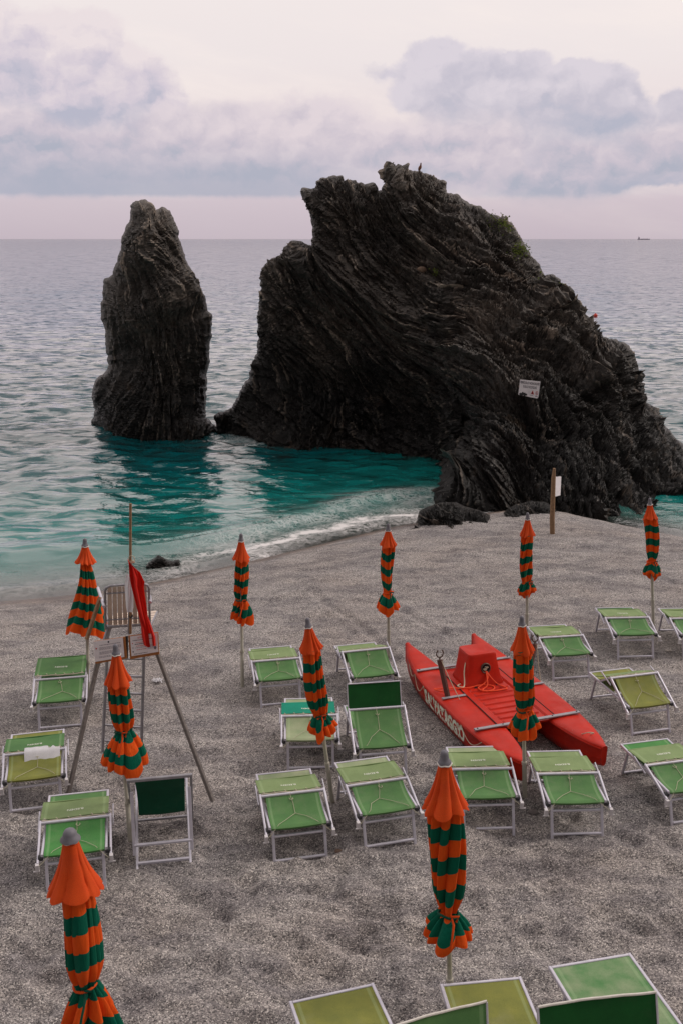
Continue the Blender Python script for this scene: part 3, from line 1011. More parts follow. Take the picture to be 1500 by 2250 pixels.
def fabric(name, col, col2=None, hem=True, sheen=0.1, trans=0.12, mesh=260.0):
    m, t, out = mat(name)
    uv = t.add('ShaderNodeTexCoord').outputs['UV']
    s = t.add('ShaderNodeSeparateXYZ'); t.l.new(uv, s.inputs[0])
    obj = t.add('ShaderNodeTexCoord').outputs['Object']
    n = t.noise(obj, 5.0, 5, 0.6)
    n2 = t.noise(obj, mesh, 2, 0.5)
    c = t.mix(t.mr(n, 0.3, 0.7), col, col2 or tuple(v * 0.82 for v in col[:3]) + (1,))
    st_ = t.noise(t.vm('ADD', obj, (3.0, 8.0, 2.0)), 2.6, 6, 0.7)
    c = t.mix(t.mr(st_, 0.52, 0.72, 0.0, 0.28 if hem else 0.06), c, L(150, 150, 128))
    c = t.mix(t.mr(n2, 0.35, 0.65, 0.0, 0.45), c, t.mix(1.0, c, (0.45, 0.45, 0.45, 1), 'MULTIPLY'))
    if hem:   # the doubled, paler seams down the long sides
        e = t.m('MINIMUM', s.outputs[0], t.m('SUBTRACT', 1.0, s.outputs[0]))
        band = t.m('MULTIPLY', t.mr(e, 0.035, 0.045), t.mr(e, 0.075, 0.085, 1.0, 0.0))
        c = t.mix(t.m('MULTIPLY', band, 0.32), c, t.mix(0.5, c, L(190, 214, 170)))
    d = t.add('ShaderNodeBsdfPrincipled'); t.put(d.inputs['Base Color'], c); t.put(d.inputs['Roughness'], 0.75)
    t.put(d.inputs['Specular IOR Level'], 0.3)
    t.put(d.inputs['Normal'], t.bump(n2, 0.35, 0.002))
    tr = t.add('ShaderNodeBsdfTranslucent'); t.put(tr.inputs['Color'], c)
    mx = t.add('ShaderNodeMixShader'); t.put(mx.inputs[0], trans)
    t.l.new(d.outputs[0], mx.inputs[1]); t.l.new(tr.outputs[0], mx.inputs[2]); t.l.new(mx.outputs[0], out.inputs['Surface'])
    return m


F_GREEN = fabric('green_mesh_fabric', L(100, 144, 86), L(86, 130, 78))
F_GREEN2 = fabric('faded_green_mesh_fabric', L(146, 168, 116), L(130, 152, 102))
F_BRIGHT = fabric('bright_green_mesh_fabric', L(88, 154, 82), L(76, 140, 74))
F_OLIVE = fabric('olive_mesh_fabric', L(146, 148, 72), L(124, 130, 66))
F_BEIGE = fabric('sun_bleached_mesh_fabric', L(176, 184, 148), L(150, 168, 128))
F_TEAL = fabric('teal_fabric', L(0, 150, 122), L(0, 136, 112), hem=False)
F_DARK = fabric('deep_green_fabric', L(22, 96, 40), L(16, 82, 34), hem=False, trans=0.15)
F_SLING = fabric('bottle_green_canvas', L(0, 84, 58), L(0, 72, 48), hem=False, trans=0.1)
F_RED = fabric('red_flag_cloth', L(226, 44, 30), L(206, 32, 24), hem=False, trans=0.3)
F_WHITE = fabric('white_cloth', L(244, 243, 246), L(228, 227, 232), hem=False, trans=0.2)


def simple(name, col, rough=0.5, metal=0.0, spec=0.5, var=0.12, bump=0.0, scale=18.0, dirt=None):
    m, t, out = mat(name)
    obj = t.add('ShaderNodeTexCoord').outputs['Object']
    n = t.noise(obj, scale, 5, 0.6)
    c = t.mix(t.mr(n, 0.3, 0.7), col, tuple(v * (1 - var * 2) for v in col[:3]) + (1,))
    if dirt:
        c = t.mix(t.mr(t.noise(obj, scale * 0.35, 6, 0.7), 0.55, 0.7, 0.0, 0.6), c, dirt)
    pbsdf(t, out, c, t.mr(n, 0.3, 0.7, rough * 0.85, min(1, rough * 1.15)), metal, t.bump(n, bump, 0.01) if bump else None, spec)
    return m


ALU = simple('aluminium', L(204, 201, 212), 0.42, 0.35, 0.5, 0.08)
ALU_D = simple('weathered_aluminium', L(160, 158, 164), 0.5, 0.5, 0.5, 0.12)
BLACK = simple('black_plastic', L(44, 44, 48), 0.5)
WPLA = simple('white_plastic', L(206, 202, 204), 0.5)
CORD = simple('cream_cord', L(192, 186, 162), 0.8, var=0.05)
CAPG = simple('grey_rubber_cap', L(110, 108, 116), 0.6)
CAPR = simple('pale_rim', L(214, 208, 200), 0.7)
POLE = simple('cream_painted_pole', L(186, 182, 168), 0.5, 0.1, dirt=L(120, 108, 92))
INK = simple('white_print', L(226, 232, 214), 0.7, var=0.02)
DARKINK = simple('dark_print', L(40, 36, 62), 0.7, var=0.02)
GREYINK = simple('grey_print', L(128, 122, 134), 0.7, var=0.02)
REDINK = simple('red_print', L(196, 52, 44), 0.7, var=0.02)
BLUEINK = simple('blue_print', L(96, 122, 156), 0.7, var=0.02)
PAPER = simple('white_sign_panel', L(238, 232, 236), 0.45, var=0.05, scale=6, dirt=L(176, 164, 164))
WOOD = simple('weathered_wood', L(150, 118, 88), 0.75, bump=0.4, scale=26, var=0.2)
WOODG = simple('grey_timber', L(128, 120, 116), 0.75, bump=0.3, scale=26, var=0.2)
OSB = simple('varnished_board', L(178, 112, 58), 0.5, scale=40, var=0.2)
BROWNW = simple('brown_painted_wood', L(96, 54, 44), 0.6, bump=0.2, scale=22, var=0.2)
STRAP = simple('cream_plastic_strap', L(214, 196, 180), 0.55, var=0.08)


def gelcoat():
    m, t, out = mat('red_gelcoat')
    obj = t.add('ShaderNodeTexCoord').outputs['Object']
    n = t.noise(obj, 2.2, 5, 0.6)
    c = t.mix(t.mr(n, 0.35, 0.65), L(190, 36, 14), L(166, 30, 14))
    fade = t.noise(t.vm('ADD', obj, (5.0, 1.0, 0.0)), 1.1, 5, 0.65)
    c = t.mix(t.mr(fade, 0.52, 0.72, 0.0, 0.35), c, L(200, 66, 40))
    scr = t.noise(t.vm('MULTIPLY', obj, (9.0, 1.1, 9.0)), 4.0, 6, 0.75)
    c = t.mix(t.mr(scr, 0.62, 0.74, 0.0, 0.4), c, L(206, 120, 100))
    geo = t.add('ShaderNodeNewGeometry')
    sn = t.add('ShaderNodeSeparateXYZ'); t.l.new(geo.outputs['Normal'], sn.inputs[0])
    gr = t.vor(obj, 55.0, 'Distance')
    sand = t.m('MULTIPLY', t.mr(gr, 0.12, 0.2, 1.0, 0.0), t.mr(t.noise(obj, 4.5, 4, 0.7), 0.55, 0.66))
    c = t.mix(t.m('MULTIPLY', sand, t.mr(sn.outputs[2], 0.6, 0.9, 0.0, 0.9)), c, L(150, 140, 132))
    sx = t.add('ShaderNodeSeparateXYZ'); t.l.new(obj, sx.inputs[0])
    grime = t.m('MULTIPLY', t.mr(sx.outputs[2], 0.05, 0.22, 1.0, 0.0), t.mr(t.noise(obj, 6.0, 5, 0.7), 0.35, 0.6))
    c = t.mix(t.m('MULTIPLY', grime, 0.6), c, L(96, 40, 32))
    pbsdf(t, out, c, t.mr(t.noise(obj, 5.0, 4), 0.3, 0.7, 0.28, 0.6), 0.0, t.bump(t.noise(obj, 3.0, 3), 0.25, 0.02), 0.22)
    return m


RED = gelcoat()
RED_IN = simple('red_gelcoat_well', L(150, 22, 20), 0.3, 0.0, 0.5, 0.1, scale=5.0)
RUST = simple('rusty_steel', L(96, 78, 68), 0.6, 0.6, dirt=L(120, 64, 40))
OROPE = simple('orange_rope', L(238, 74, 24), 0.7)
HOLE = simple('seam_and_hole_dark', L(14, 12, 12), 0.9)  # near-black for seams and for discs that paint shade inside holes


# parasol cloth: orange and green bands run across the pleats
def parasol_cloth(name, orange, green):
    m, t, out = mat(name)
    uv = t.add('ShaderNodeTexCoord').outputs['UV']
    s = t.add('ShaderNodeSeparateXYZ'); t.l.new(uv, s.inputs[0])
    obj = t.add('ShaderNodeTexCoord').outputs['Object']
    n = t.noise(obj, 9.0, 4, 0.6)
    n2 = t.noise(obj, 420.0, 2)
    v = s.outputs[1]
    k = t.m('FRACT', t.m('ADD', t.m('MULTIPLY', v, 4.6), 0.9))
    g = t.m('GREATER_THAN', k, 0.5)
    g = t.m('MULTIPLY', g, t.m('LESS_THAN', v, 0.95))
    c = t.mix(g, orange, green)
    c = t.mix(t.mr(n, 0.3, 0.7, 0.0, 0.35), c, t.mix(1.0, c, (0.72, 0.66, 0.66, 1), 'MULTIPLY'))
    d = t.add('ShaderNodeBsdfPrincipled'); t.put(d.inputs['Base Color'], c); t.put(d.inputs['Roughness'], 0.85)
    t.put(d.inputs['Specular IOR Level'], 0.2); t.put(d.inputs['Normal'], t.bump(t.m('ADD', n2, t.m('MULTIPLY', t.noise(t.vm('MULTIPLY', obj, (1.0, 1.0, 0.16)), 34.0, 4), 5.0)), 0.6, 0.006))
    tr = t.add('ShaderNodeBsdfTranslucent'); t.put(tr.inputs['Color'], c)
    mx = t.add('ShaderNodeMixShader'); t.put(mx.inputs[0], 0.22)
    t.l.new(d.outputs[0], mx.inputs[1]); t.l.new(tr.outputs[0], mx.inputs[2]); t.l.new(mx.outputs[0], out.inputs['Surface'])
    return m


CLOTH = parasol_cloth('striped_parasol_cloth', L(245, 96, 28), L(0, 104, 82))
ORANGE = fabric('orange_parasol_cloth', L(243, 92, 26), L(230, 78, 22), hem=False, trans=0.22, mesh=420)
TIE_G = fabric('green_tie', L(0, 84, 66), None, hem=False)

_txt = {}


def text_geo(s, size, bold=0.0):
    """outline of a line of lettering centred on the origin, in the xy plane"""
    key = (s, size, bold)
    if key not in _txt:
        cu = bpy.data.curves.new('lettering', 'FONT')
        cu.body = s; cu.size = size; cu.align_x = 'CENTER'; cu.align_y = 'CENTER'; cu.offset = bold
        cu.resolution_u = 3
        ob = bpy.data.objects.new('lettering', cu)
        me = bpy.data.meshes.new_from_object(ob)
        v = [tuple(q.co) for q in me.vertices]; f = [tuple(p.vertices) for p in me.polygons]
        bpy.data.objects.remove(ob); bpy.data.curves.remove(cu); bpy.data.meshes.remove(me)
        _txt[key] = (v, f)
    return _txt[key]


def put_text(mb, s, size, fn, bold=0.0, mi=0, sx=1.0):
    v, f = text_geo(s, size, bold)
    mb.add([fn(p[0] * sx, p[1]) for p in v], f, mi)


# ------------------------------------------------------------------ parasols
from mathutils import Vector, Matrix


def parasol(top, base, hem_py, label, skirtR, bodyR, hemR, style, sk=0.30, tie=0.82, seed=0, base_pt=None, twist=0.5, group='closed striped parasols'):
    bodyR *= 0.84; skirtR *= 0.94
    rs = np.random.RandomState(seed)
    if base_pt is None:
        b = ground_at(*base)
        b = V((b[0], b[1], float(gz(b[0], b[1]))))
        tp = V(atY(top[0], top[1], b[1]))
    else:
        b, tp = V(base_pt[0]), V(base_pt[1])
    ax = tp - b
    T = float(np.linalg.norm(ax))
    best = None
    for k in range(400):
        s_ = k / 400.0
        p = b + ax * s_
        d = p - V((0, 0, H))
        fwd = d[1] * cos(TH) - d[2] * sin(TH); upc = d[1] * sin(TH) + d[2] * cos(TH)
        py = 1125 - F * upc / fwd
        if best is None or abs(py - hem_py) < best[0]:
            best = (abs(py - hem_py), s_)
    zh = T * best[1]
    Lc = T - zh
    root = empty('parasol')
    q = Vector(ax).to_track_quat('Z', 'Y')
    root.rotation_mode = 'XYZ'
    root.rotation_euler = q.to_euler()
    root.rotation_euler.rotate_axis('Z', rs.uniform(0, 6))
    root.location = tuple(b)
    tag(root, label, 'parasol', group)
    # pole
    p = MB().tube([(0, 0, -0.25), (0, 0, zh * 0.55), (0, 0, zh * 0.555), (0, 0, T - 0.1)], [0.026, 0.026, 0.022, 0.022], 14)
    p.tube([(0, 0, zh * 0.5), (0, 0, zh * 0.5 + 0.035)], 0.031, 12)
    pole_o = p.build('pole', POLE, root, smooth=True)
    # cap with its pale rim
    capR = 0.032 + 0.018 * (skirtR - 0.12) / 0.1
    ch = 0.11
    prof = [(capR * 1.25, T - ch), (capR * 1.22, T - ch + 0.012), (capR * 1.0, T - ch + 0.025), (capR * 0.80, T - ch + 0.04), (capR * 0.74, T - 0.035), (capR * 0.66, T - 0.014), (capR * 0.36, T - 0.002), (0.002, T)]
    if seed == 9:
        prof = [(capR * 1.5, T - 0.085), (capR * 1.48, T - 0.078), (capR * 1.1, T - 0.06), (capR * 1.0, T - 0.035), (capR * 0.75, T - 0.014), (capR * 0.35, T - 0.002), (0.002, T)]
        ch = 0.085
    cap_o = MB().lathe(prof, n=20).build('cap', CAPG, root, smooth=True)
    rim = MB()
    rim.tube([(capR * 1.28 * cos(a), capR * 1.28 * sin(a), T - ch - 0.002 + 0.004 * sin(5 * a)) for a in np.linspace(0, 2 * pi, 24, endpoint=False)], 0.006, 6, closed=True)
    rim.build('rim', CAPR, cap_o, smooth=True)
    npl = 9
    ph = rs.uniform(0, 6, 6)

    def pleat(th, v, amp):
        t2 = th + twist * v + 0.25 * sin(2 * th + ph[0])
        w1 = abs(sin(npl * 0.5 * t2 + ph[1]))
        return amp * 1.25 * (w1 ** 0.75 - 0.92) + amp * 0.22 * sin(npl * t2 + ph[2] + v * 3)

    # upper skirt (the vent flap)
    z1 = T - ch + 0.005
    sl = Lc * sk - ch - 0.22 * skirtR

    def skirt(u, v):
        th = 2 * pi * u
        r = capR * 1.0 + (skirtR - capR) * (0.55 * v + 0.45 * v ** 2.6)
        r += pleat(th, v * 0.2, 0.028 * v ** 0.9 * skirtR / 0.15)
        z = z1 - sl * v + (0.011 * sin(npl * (th + 0.25 * sin(2 * th + ph[0])) + ph[1]) + 0.012 * sin(2 * th + ph[3])) * v ** 3
        if v > 0.96:
            r -= 0.004
        return (r * cos(th), r * sin(th), z)
    MB().sheet(skirt, 96, 16, 0.004).build('vent_flap', ORANGE, root, smooth=60)
    # gathered canopy
    z2 = z1 - sl * 0.90
    bl = z2 - zh
    vt = (Lc * tie - (T - z2)) / bl
    vt = min(max(vt, 0.3), 0.95)
    lean_a = rs.uniform(0, 6)

    def prof_r(v):
        if style == 'open':
            return bodyR * (0.62 + 0.2 * v) + (hemR - bodyR * 0.7) * v ** 1.3
        if v < vt:
            x = v / vt
            return 0.94 * bodyR * (0.92 + 0.10 * sin(pi * min(1, x * 1.1)) ** 0.8) - (bodyR - 0.066) * max(0, (x - 0.78) / 0.22) ** 1.6 * 0.75
        x = (v - vt) / (1 - vt)
        r0 = bodyR * 0.86 - (bodyR - 0.066) * 0.75
        if style == 'flare':
            return r0 + (hemR - r0) * (1 - (1 - x) ** 1.7)
        return r0 + (hemR - r0) * sin(pi * min(x * 0.62 + 0.0, 0.5)) if x < 0.8 else (r0 + (hemR - r0)) * (1 - ((x - 0.8) / 0.2) ** 2 * 0.6)

    def body(u, v):
        th = 2 * pi * u
        vv = v
        r = prof_r(vv)
        loose = 1.0 if vv < vt else (1.0 + (1.5 if style == 'flare' else 0.5) * (vv - vt) / (1 - vt))
        a = 0.040 * loose * (0.5 + 0.5 * min(1, abs(vv - vt) / 0.08)) if style != 'open' else 0.045
        r += pleat(th, vv, a * (bodyR / 0.13))
        r += 0.016 * sin(th * 2 + ph[4] + 3 * vv) + 0.010 * sin(th * 3 - 5 * vv + ph[5])
        r = max(r, 0.026)
        z = z2 - bl * vv
        if vv > vt or style == 'open':
            x = (vv - vt) / (1 - vt) if style != 'open' else vv
            z += 0.05 * x ** 2 * sin(2 * th + ph[3]) + 0.03 * x ** 2 * sin(5 * th + ph[2])
            if style == 'ball' and x > 0.8:
                r = max(r * 0.6, 0.024)
        cx_ = 0.02 * sin(vv * 3) * cos(lean_a)
        cy_ = 0.02 * sin(vv * 3) * sin(lean_a)
        return (r * cos(th) + cx_, r * sin(th) + cy_, z)
    mb = MB().sheet(body, 132, 60, 0.0)
    # stripes shift a little from fold to fold
    nu = 133
    for i in list(mb.uv):
        u, v = mb.uv[i]
        th = 2 * pi * u
        fold = math.floor((npl * 0.5 * (th + twist * v + 0.25 * sin(2 * th + ph[0])) + ph[1]) / pi)
        mb.uv[i] = (u, min(1.02, v * 1.0 + 0.008 * sin(npl * 0.5 * th + seed) + 0.018 * sin(2 * th + ph[3])))
    mb.build('canopy', CLOTH, root, smooth=60)
    if style != 'open':
        zt = z2 - bl * vt
        tb = MB()
        tr = prof_r(vt) + 0.014
        tb.tube([(tr * cos(a) * (1 + 0.1 * sin(3 * a)), tr * sin(a), zt + 0.012 * sin(a * 2)) for a in np.linspace(0, 2 * pi, 28, endpoint=False)], 0.010, 8, closed=True)
        tb.build('tie', TIE_G if seed % 3 else ORANGE, root, smooth=True)
        # loose ends of the tie face the viewer
        loc = Matrix(root.rotation_euler.to_matrix()).inverted() @ Vector((0.25, -1, 0))
        dx_, dy_ = loc.x, loc.y
        nn = sqrt(dx_ * dx_ + dy_ * dy_); dx_ /= nn; dy_ /= nn
        tl = MB()
        tl.tube([(dx_ * (tr + 0.005), dy_ * (tr + 0.005), zt), (dx_ * (tr + 0.05), dy_ * (tr + 0.05), zt - 0.03), (dx_ * (tr + 0.09) + 0.03 * dy_, dy_ * (tr + 0.09) - 0.03 * dx_, zt - 0.12), (dx_ * (tr + 0.10) + 0.05 * dy_, dy_ * (tr + 0.10) - 0.05 * dx_, zt - 0.2)], [0.008, 0.009, 0.009, 0.01], 6)
        tl.tube([(dx_ * (tr + 0.0), dy_ * (tr + 0.0), zt + 0.01), (dx_ * (tr + 0.04) - 0.05 * dy_, dy_ * (tr + 0.04) + 0.05 * dx_, zt + 0.03), (dx_ * (tr + 0.03) - 0.03 * dy_, dy_ * (tr + 0.03) + 0.03 * dx_, zt - 0.02)], 0.010, 6)
        tl.build('tie_end', ORANGE if seed % 3 else TIE_G, root, smooth=True)
    return root


parasol((187, 1183), (196, 1532), 1385, 'parasol with its striped cloth hanging loose and wide, beside the lifeguard chair', 0.165, 0.13, 0.27, 'open', 0.28, 0.8, 1)
parasol((530, 1172), (533, 1505), 1362, 'slim striped parasol behind the lounger nearest the surf, centre left of the beach', 0.138, 0.105, 0.145, 'flare', 0.32, 0.76, 2, twist=1.4)
parasol((852, 1150), (853, 1440), 1337, 'striped parasol with a short ruffled hem by the left bow of the red boat', 0.14, 0.105, 0.19, 'flare', 0.28, 0.80, 3)
parasol((675, 1357), (729, 1753), 1608, 'leaning striped parasol over the lounger with the teal panel', 0.143, 0.13, 0.17, 'flare', 0.30, 0.84, 4, twist=0.3)
parasol((1158, 1126), (1156, 1398), 1306, 'striped parasol with its hem tucked up, left of the leaning wooden post', 0.13, 0.125, 0.135, 'ball', 0.30, 0.84, 5, twist=1.2)
parasol((1426, 1094), (1434, 1375), 1268, 'striped parasol with an orange ball hem nearest the right edge', 0.13, 0.115, 0.155, 'ball', 0.28, 0.80, 6)
parasol((1145, 1353), (1152, 1750), 1608, 'striped parasol standing in front of the red rescue boat', 0.145, 0.135, 0.18, 'flare', 0.32, 0.80, 7)
parasol((254, 1415), (288, 1856), 1680, 'leaning striped parasol with a wide skirted hem before the sign boards', 0.150, 0.125, 0.24, 'flare', 0.34, 0.71, 8, twist=0.2)
tp9 = atZ(153, 1820, 2.32)
lo9 = atY(200, 2290, tp9[1])
k9 = (tp9[2] - 0.0) / (tp9[2] - lo9[2])
b9 = (tp9[0] + (lo9[0] - tp9[0]) * k9, tp9[1], 0.0)
parasol(None, None, 2300, 'large striped parasol in the bottom left corner, cut by the picture edge', 0.215, 0.165, 0.225, 'flare', 0.29, 0.70, 9, base_pt=(b9, tp9), twist=0.9)
parasol((975, 1648), (989, 2240), 2072, 'large striped parasol with a tied tucked hem, standing alone at the front right', 0.190, 0.150, 0.20, 'ball', 0.31, 0.83, 10, twist=1.0)


# ------------------------------------------------------------------ sun loungers
def frame_from(pl, pr):
    """local frame whose x axis runs along the near edge, y axis away from it"""
    pl, pr = V(pl), V(pr)
    c_ = (pl + pr) / 2
    d = pr - pl
    return c_, atan2(d[1], d[0]), float(np.hypot(d[0], d[1]))


def lounger(pl, pr, dp, label, near=None, flap=None, farc=None, cz=0.47, up=False, text=True, lace=False, fl=0.37, fz2=0.455, seed=0, length=1.14, sag=0.05, flapz=None, towel=False, tipw=True):
    """folded beach lounger; pl, pr: pixels of the feet of its near leg frame"""
    rs = np.random.RandomState(seed + 100)
    gl_, gr_ = ground_at(*pl), ground_at(*pr)
    c_, rz, wd = frame_from((gl_[0], gl_[1], 0), (gr_[0], gr_[1], 0))
    z0 = (surf_z(gl_[0], gl_[1]) + surf_z(gr_[0], gr_[1])) / 2
    q_ = atZ(dp[0], dp[1], z0 + (dp[2] if len(dp) > 2 else 0.41))
    rz = 0.8 * (atan2(q_[1] - c_[1], q_[0] - c_[0]) - pi / 2) + 0.2 * rz
    root = empty('sun_lounger', (c_[0], c_[1], z0), rz)
    tag(root, label, 'sun lounger', 'green sun loungers set out on the beach')
    near = near or F_GREEN; flap = flap or F_GREEN2; farc = farc or F_GREEN
    hw = 0.325
    lw = 0.272
    cy = 0.50
    T_ = dict(rect=(0.030, 0.022))
    # near leg frame
    lf = MB()
    lf.tube([(-lw, -0.015, -0.05), (-lw, 0.11, 0.37)], 0, **T_); lf.tube([(lw, -0.015, -0.05), (lw, 0.11, 0.37)], 0, **T_)
    lf.tube([(-lw + 0.012, 0.004, 0.035), (lw - 0.012, 0.004, 0.035)], 0, rect=(0.03, 0.02)); lf.tube([(-lw + 0.012, 0.088, 0.27), (lw - 0.012, 0.088, 0.27)], 0, rect=(0.032, 0.022))
    lf.build('leg_frame', ALU, root)
    rf = MB()
    rl = length - 0.13
    rf.tube([(-lw, rl + 0.13, -0.10), (-lw, rl, 0.37)], 0, **T_); rf.tube([(lw, rl + 0.13, -0.10), (lw, rl, 0.37)], 0, **T_)
    rf.tube([(-lw + 0.012, rl + 0.09, 0.035), (lw - 0.012, rl + 0.09, 0.035)], 0, rect=(0.03, 0.02))
    rf.build('leg_frame', ALU, root)
    # bed frame
    bf = MB()
    for sx in (-1, 1):
        bf.tube([(sx * (hw - 0.02), 0.07, 0.375), (sx * (hw - 0.02), length, 0.39)], 0, rect=(0.024, 0.034))
    bf.tube([(-hw + 0.032, 0.087, 0.356), (hw - 0.032, 0.087, 0.356)], 0.009, 8)
    bf.tube([(-hw + 0.032, length - 0.011, 0.392), (hw - 0.032, length - 0.011, 0.392)], 0, rect=(0.022, 0.03))
    bed = bf.build('bed_frame', ALU, root)
    # folded backrest frame with the crossbar
    ow = hw + 0.022
    rr_ = MB()
    for sx in (-1, 1):
        rr_.tube([(sx * ow, cy + 0.02, cz + 0.005), (sx * ow, 0.03, 0.315 + 0.02 * (cz - 0.47))], 0, rect=(0.022, 0.036))
        rr_.tube([(sx * (ow + 0.022), cy + 0.22, cz + 0.0 if not up else cz - 0.05), (sx * (ow + 0.022), cy - 0.04, cz - 0.075)], 0, rect=(0.012, 0.022))
        if cz > 0.52:
            rr_.tube([(sx * (ow - 0.0), cy + 0.02, cz), (sx * (hw - 0.02), cy + 0.34, 0.40)], 0, rect=(0.018, 0.026))
    rr_.tube([(-ow, cy, cz), (ow, cy, cz)], 0.0165, 10)
    brf = rr_.build('backrest_frame', ALU, root, smooth=50)
    for sx in (-1, 1):
        jb = MB()
        jb.lathe([(0.028, -0.024), (0.03, -0.01), (0.03, 0.01), (0.026, 0.024)], n=12)
        R = Matrix.Rotation(pi / 2, 3, 'Y')
        jb.v = [tuple(R @ Vector(p)) for p in jb.v]
        jb.v = [(p[0] + sx * (hw - 0.004), p[1] + 0.09, p[2] + 0.345) for p in jb.v]
        jb.build('hinge', BLACK, root, smooth=True)
        if tipw:
            tp = MB()
            o_ = rs.uniform(-0.01, 0.02)
            tp.box((sx * (ow + 0.004), 0.015, 0.295 + o_), (0.034, 0.05, 0.07)); tp.tube([(sx * (ow - 0.02), 0.0, 0.262 + o_), (sx * (ow + 0.042), -0.01, 0.268 + o_)], 0, rect=(0.014, 0.014))
            tp.build('end_cap', WPLA, root)
    # near panel, hung from the crossbar and rolled over the near rail
    pw = hw - 0.036

    def nearp(u, v):
        x = (u - 0.5) * 2 * pw
        if v < 0.86:
            k = v / 0.86
            y = cy - 0.012 - k * (cy - 0.012 - 0.085)
            z = (cz - 0.012) + (0.392 - cz + 0.012) * k ** 0.85 - sag * sin(pi * min(k, 1)) * (0.55 + 0.45 * sin(pi * u))
        else:
            a = (v - 0.86) / 0.14 * pi * 1.45
            y = 0.085 - 0.022 * sin(a)
            z = 0.392 - 0.022 + 0.022 * cos(a)
        z -= 0.012 * sin(pi * u) * v
        return (x, y, z)
    MB().sheet(nearp, 16, 20, 0.003).build('seat_panel', near, root, smooth=60)
    # far part of the bed

    def farp(u, v):
        x = (u - 0.5) * 2 * (hw - 0.034)
        y = cy + 0.02 + v * (length - 0.02 - cy - 0.02)
        z = 0.397 - 0.012 * sin(pi * v) * sin(pi * u)
        return (x, y, z)
    MB().sheet(farp, 10, 10, 0.003).build('bed_panel', farc, root, smooth=60)
    # folded sunshade lying on the bed (or standing up)
    fz = cz + 0.018 if flapz is None else flapz

    def flapf(u, v):
        x = (u - 0.5) * 2 * (hw + 0.006) - 0.012
        if up:
            y = cy + 0.06 + 0.10 * v
            z = cz - 0.02 + 0.29 * v
            y += 0.01 * sin(pi * u)
        else:
            y = cy + 0.035 + fl * v
            z = fz + (fz2 - fz) * v + 0.006 * sin(pi * v) - 0.008 * sin(pi * u) * sin(pi * v) + 0.004 * sin(7 * u + seed)
        return (x, y, z)
    fo_ = MB().sheet(flapf, 14, 8, 0.004).build('sunshade', flap, root, smooth=60)
    fb = MB()
    fb.tube([flapf(0.0, 0), flapf(0.0, 1)], 0, rect=(0.012, 0.012)); fb.tube([flapf(1.0, 0), flapf(1.0, 1)], 0, rect=(0.012, 0.012))
    fb.tube([flapf(0.0, 1), flapf(1.0, 1)], 0, rect=(0.014, 0.012))
    fb.build('shade_frame', ALU if up else flap, fo_)
    if text and not up:
        tx = MB()

        def tf(a, b_):
            # letters read from the sea side, upside down for the viewer
            u = 0.5 + (-a) / (2 * hw); v = 0.42 - b_ / fl
            p = flapf(u, v)
            return (p[0], p[1], p[2] + 0.0045)
        put_text(tx, 'B.EDEN', 0.050, tf, 0.0009)
        tx.build('lettering', INK, fo_)
    if not up:
        lc_ = MB()
        pts = [(flapf(u, 0)[0], flapf(u, 0)[1] - 0.018, flapf(u, 0)[2] - 0.004 + 0.003 * sin(22 * u + seed)) for u in np.linspace(0.02, 0.98, 14)]
        lc_.tube(pts, 0.006, 6)
        for u in np.linspace(0.06, 0.94, 6):
            p = flapf(u, 0.03)
            lc_.tube([(p[0] - 0.008, p[1], p[2] + 0.006), (p[0] + 0.008, p[1] - 0.02, p[2] + 0.003)], 0.005, 5)
        lc_.build('lacing', CORD, fo_, smooth=True)
    # elastic cord from the crossbar to both tips
    cb = MB()
    kx = rs.uniform(-0.03, 0.03); ky = cy - 0.17 - rs.uniform(0, 0.05)

    def pz(y):
        k = (cy - y) / (cy - 0.085)
        return (cz - 0.012) + (0.392 - cz + 0.012) * max(0, min(1, k)) ** 0.85 - sag * sin(pi * max(0, min(1, k))) + 0.006
    node = (kx, ky, pz(ky))
    a0_ = rs.uniform(-0.03, 0.03)
    cb.tube([(a0_, cy + 0.015, cz + 0.016), (a0_, cy - 0.018, cz + 0.008), (a0_ * 0.5 + 0.01 + kx * 0.5, cy - 0.09, pz(cy - 0.09)), node], 0.0025, 5)
    lp = [(a0_ + 0.01 + 0.02 * cos(a), cy - 0.045 + 0.028 * sin(a), pz(cy - 0.05) + 0.01) for a in np.linspace(0, 2 * pi, 12, endpoint=False)]
    cb.tube(lp, 0.0032, 5, closed=True)
    for sx in (-1, 1):
        m1 = (kx + sx * 0.11, ky - 0.08 + rs.uniform(-0.02, 0.02), pz(ky - 0.08) + 0.004)
        m2 = (sx * (0.20 + rs.uniform(-0.02, 0.02)), 0.10, 0.398)
        cb.tube([node, m1, m2, (sx * (hw - 0.04), 0.035, 0.34), (sx * ow, 0.0, 0.30)], 0.0025, 5)
    cb.build('cord', CORD, root, smooth=True)
    return root


def lounger_towel(root):
    pass


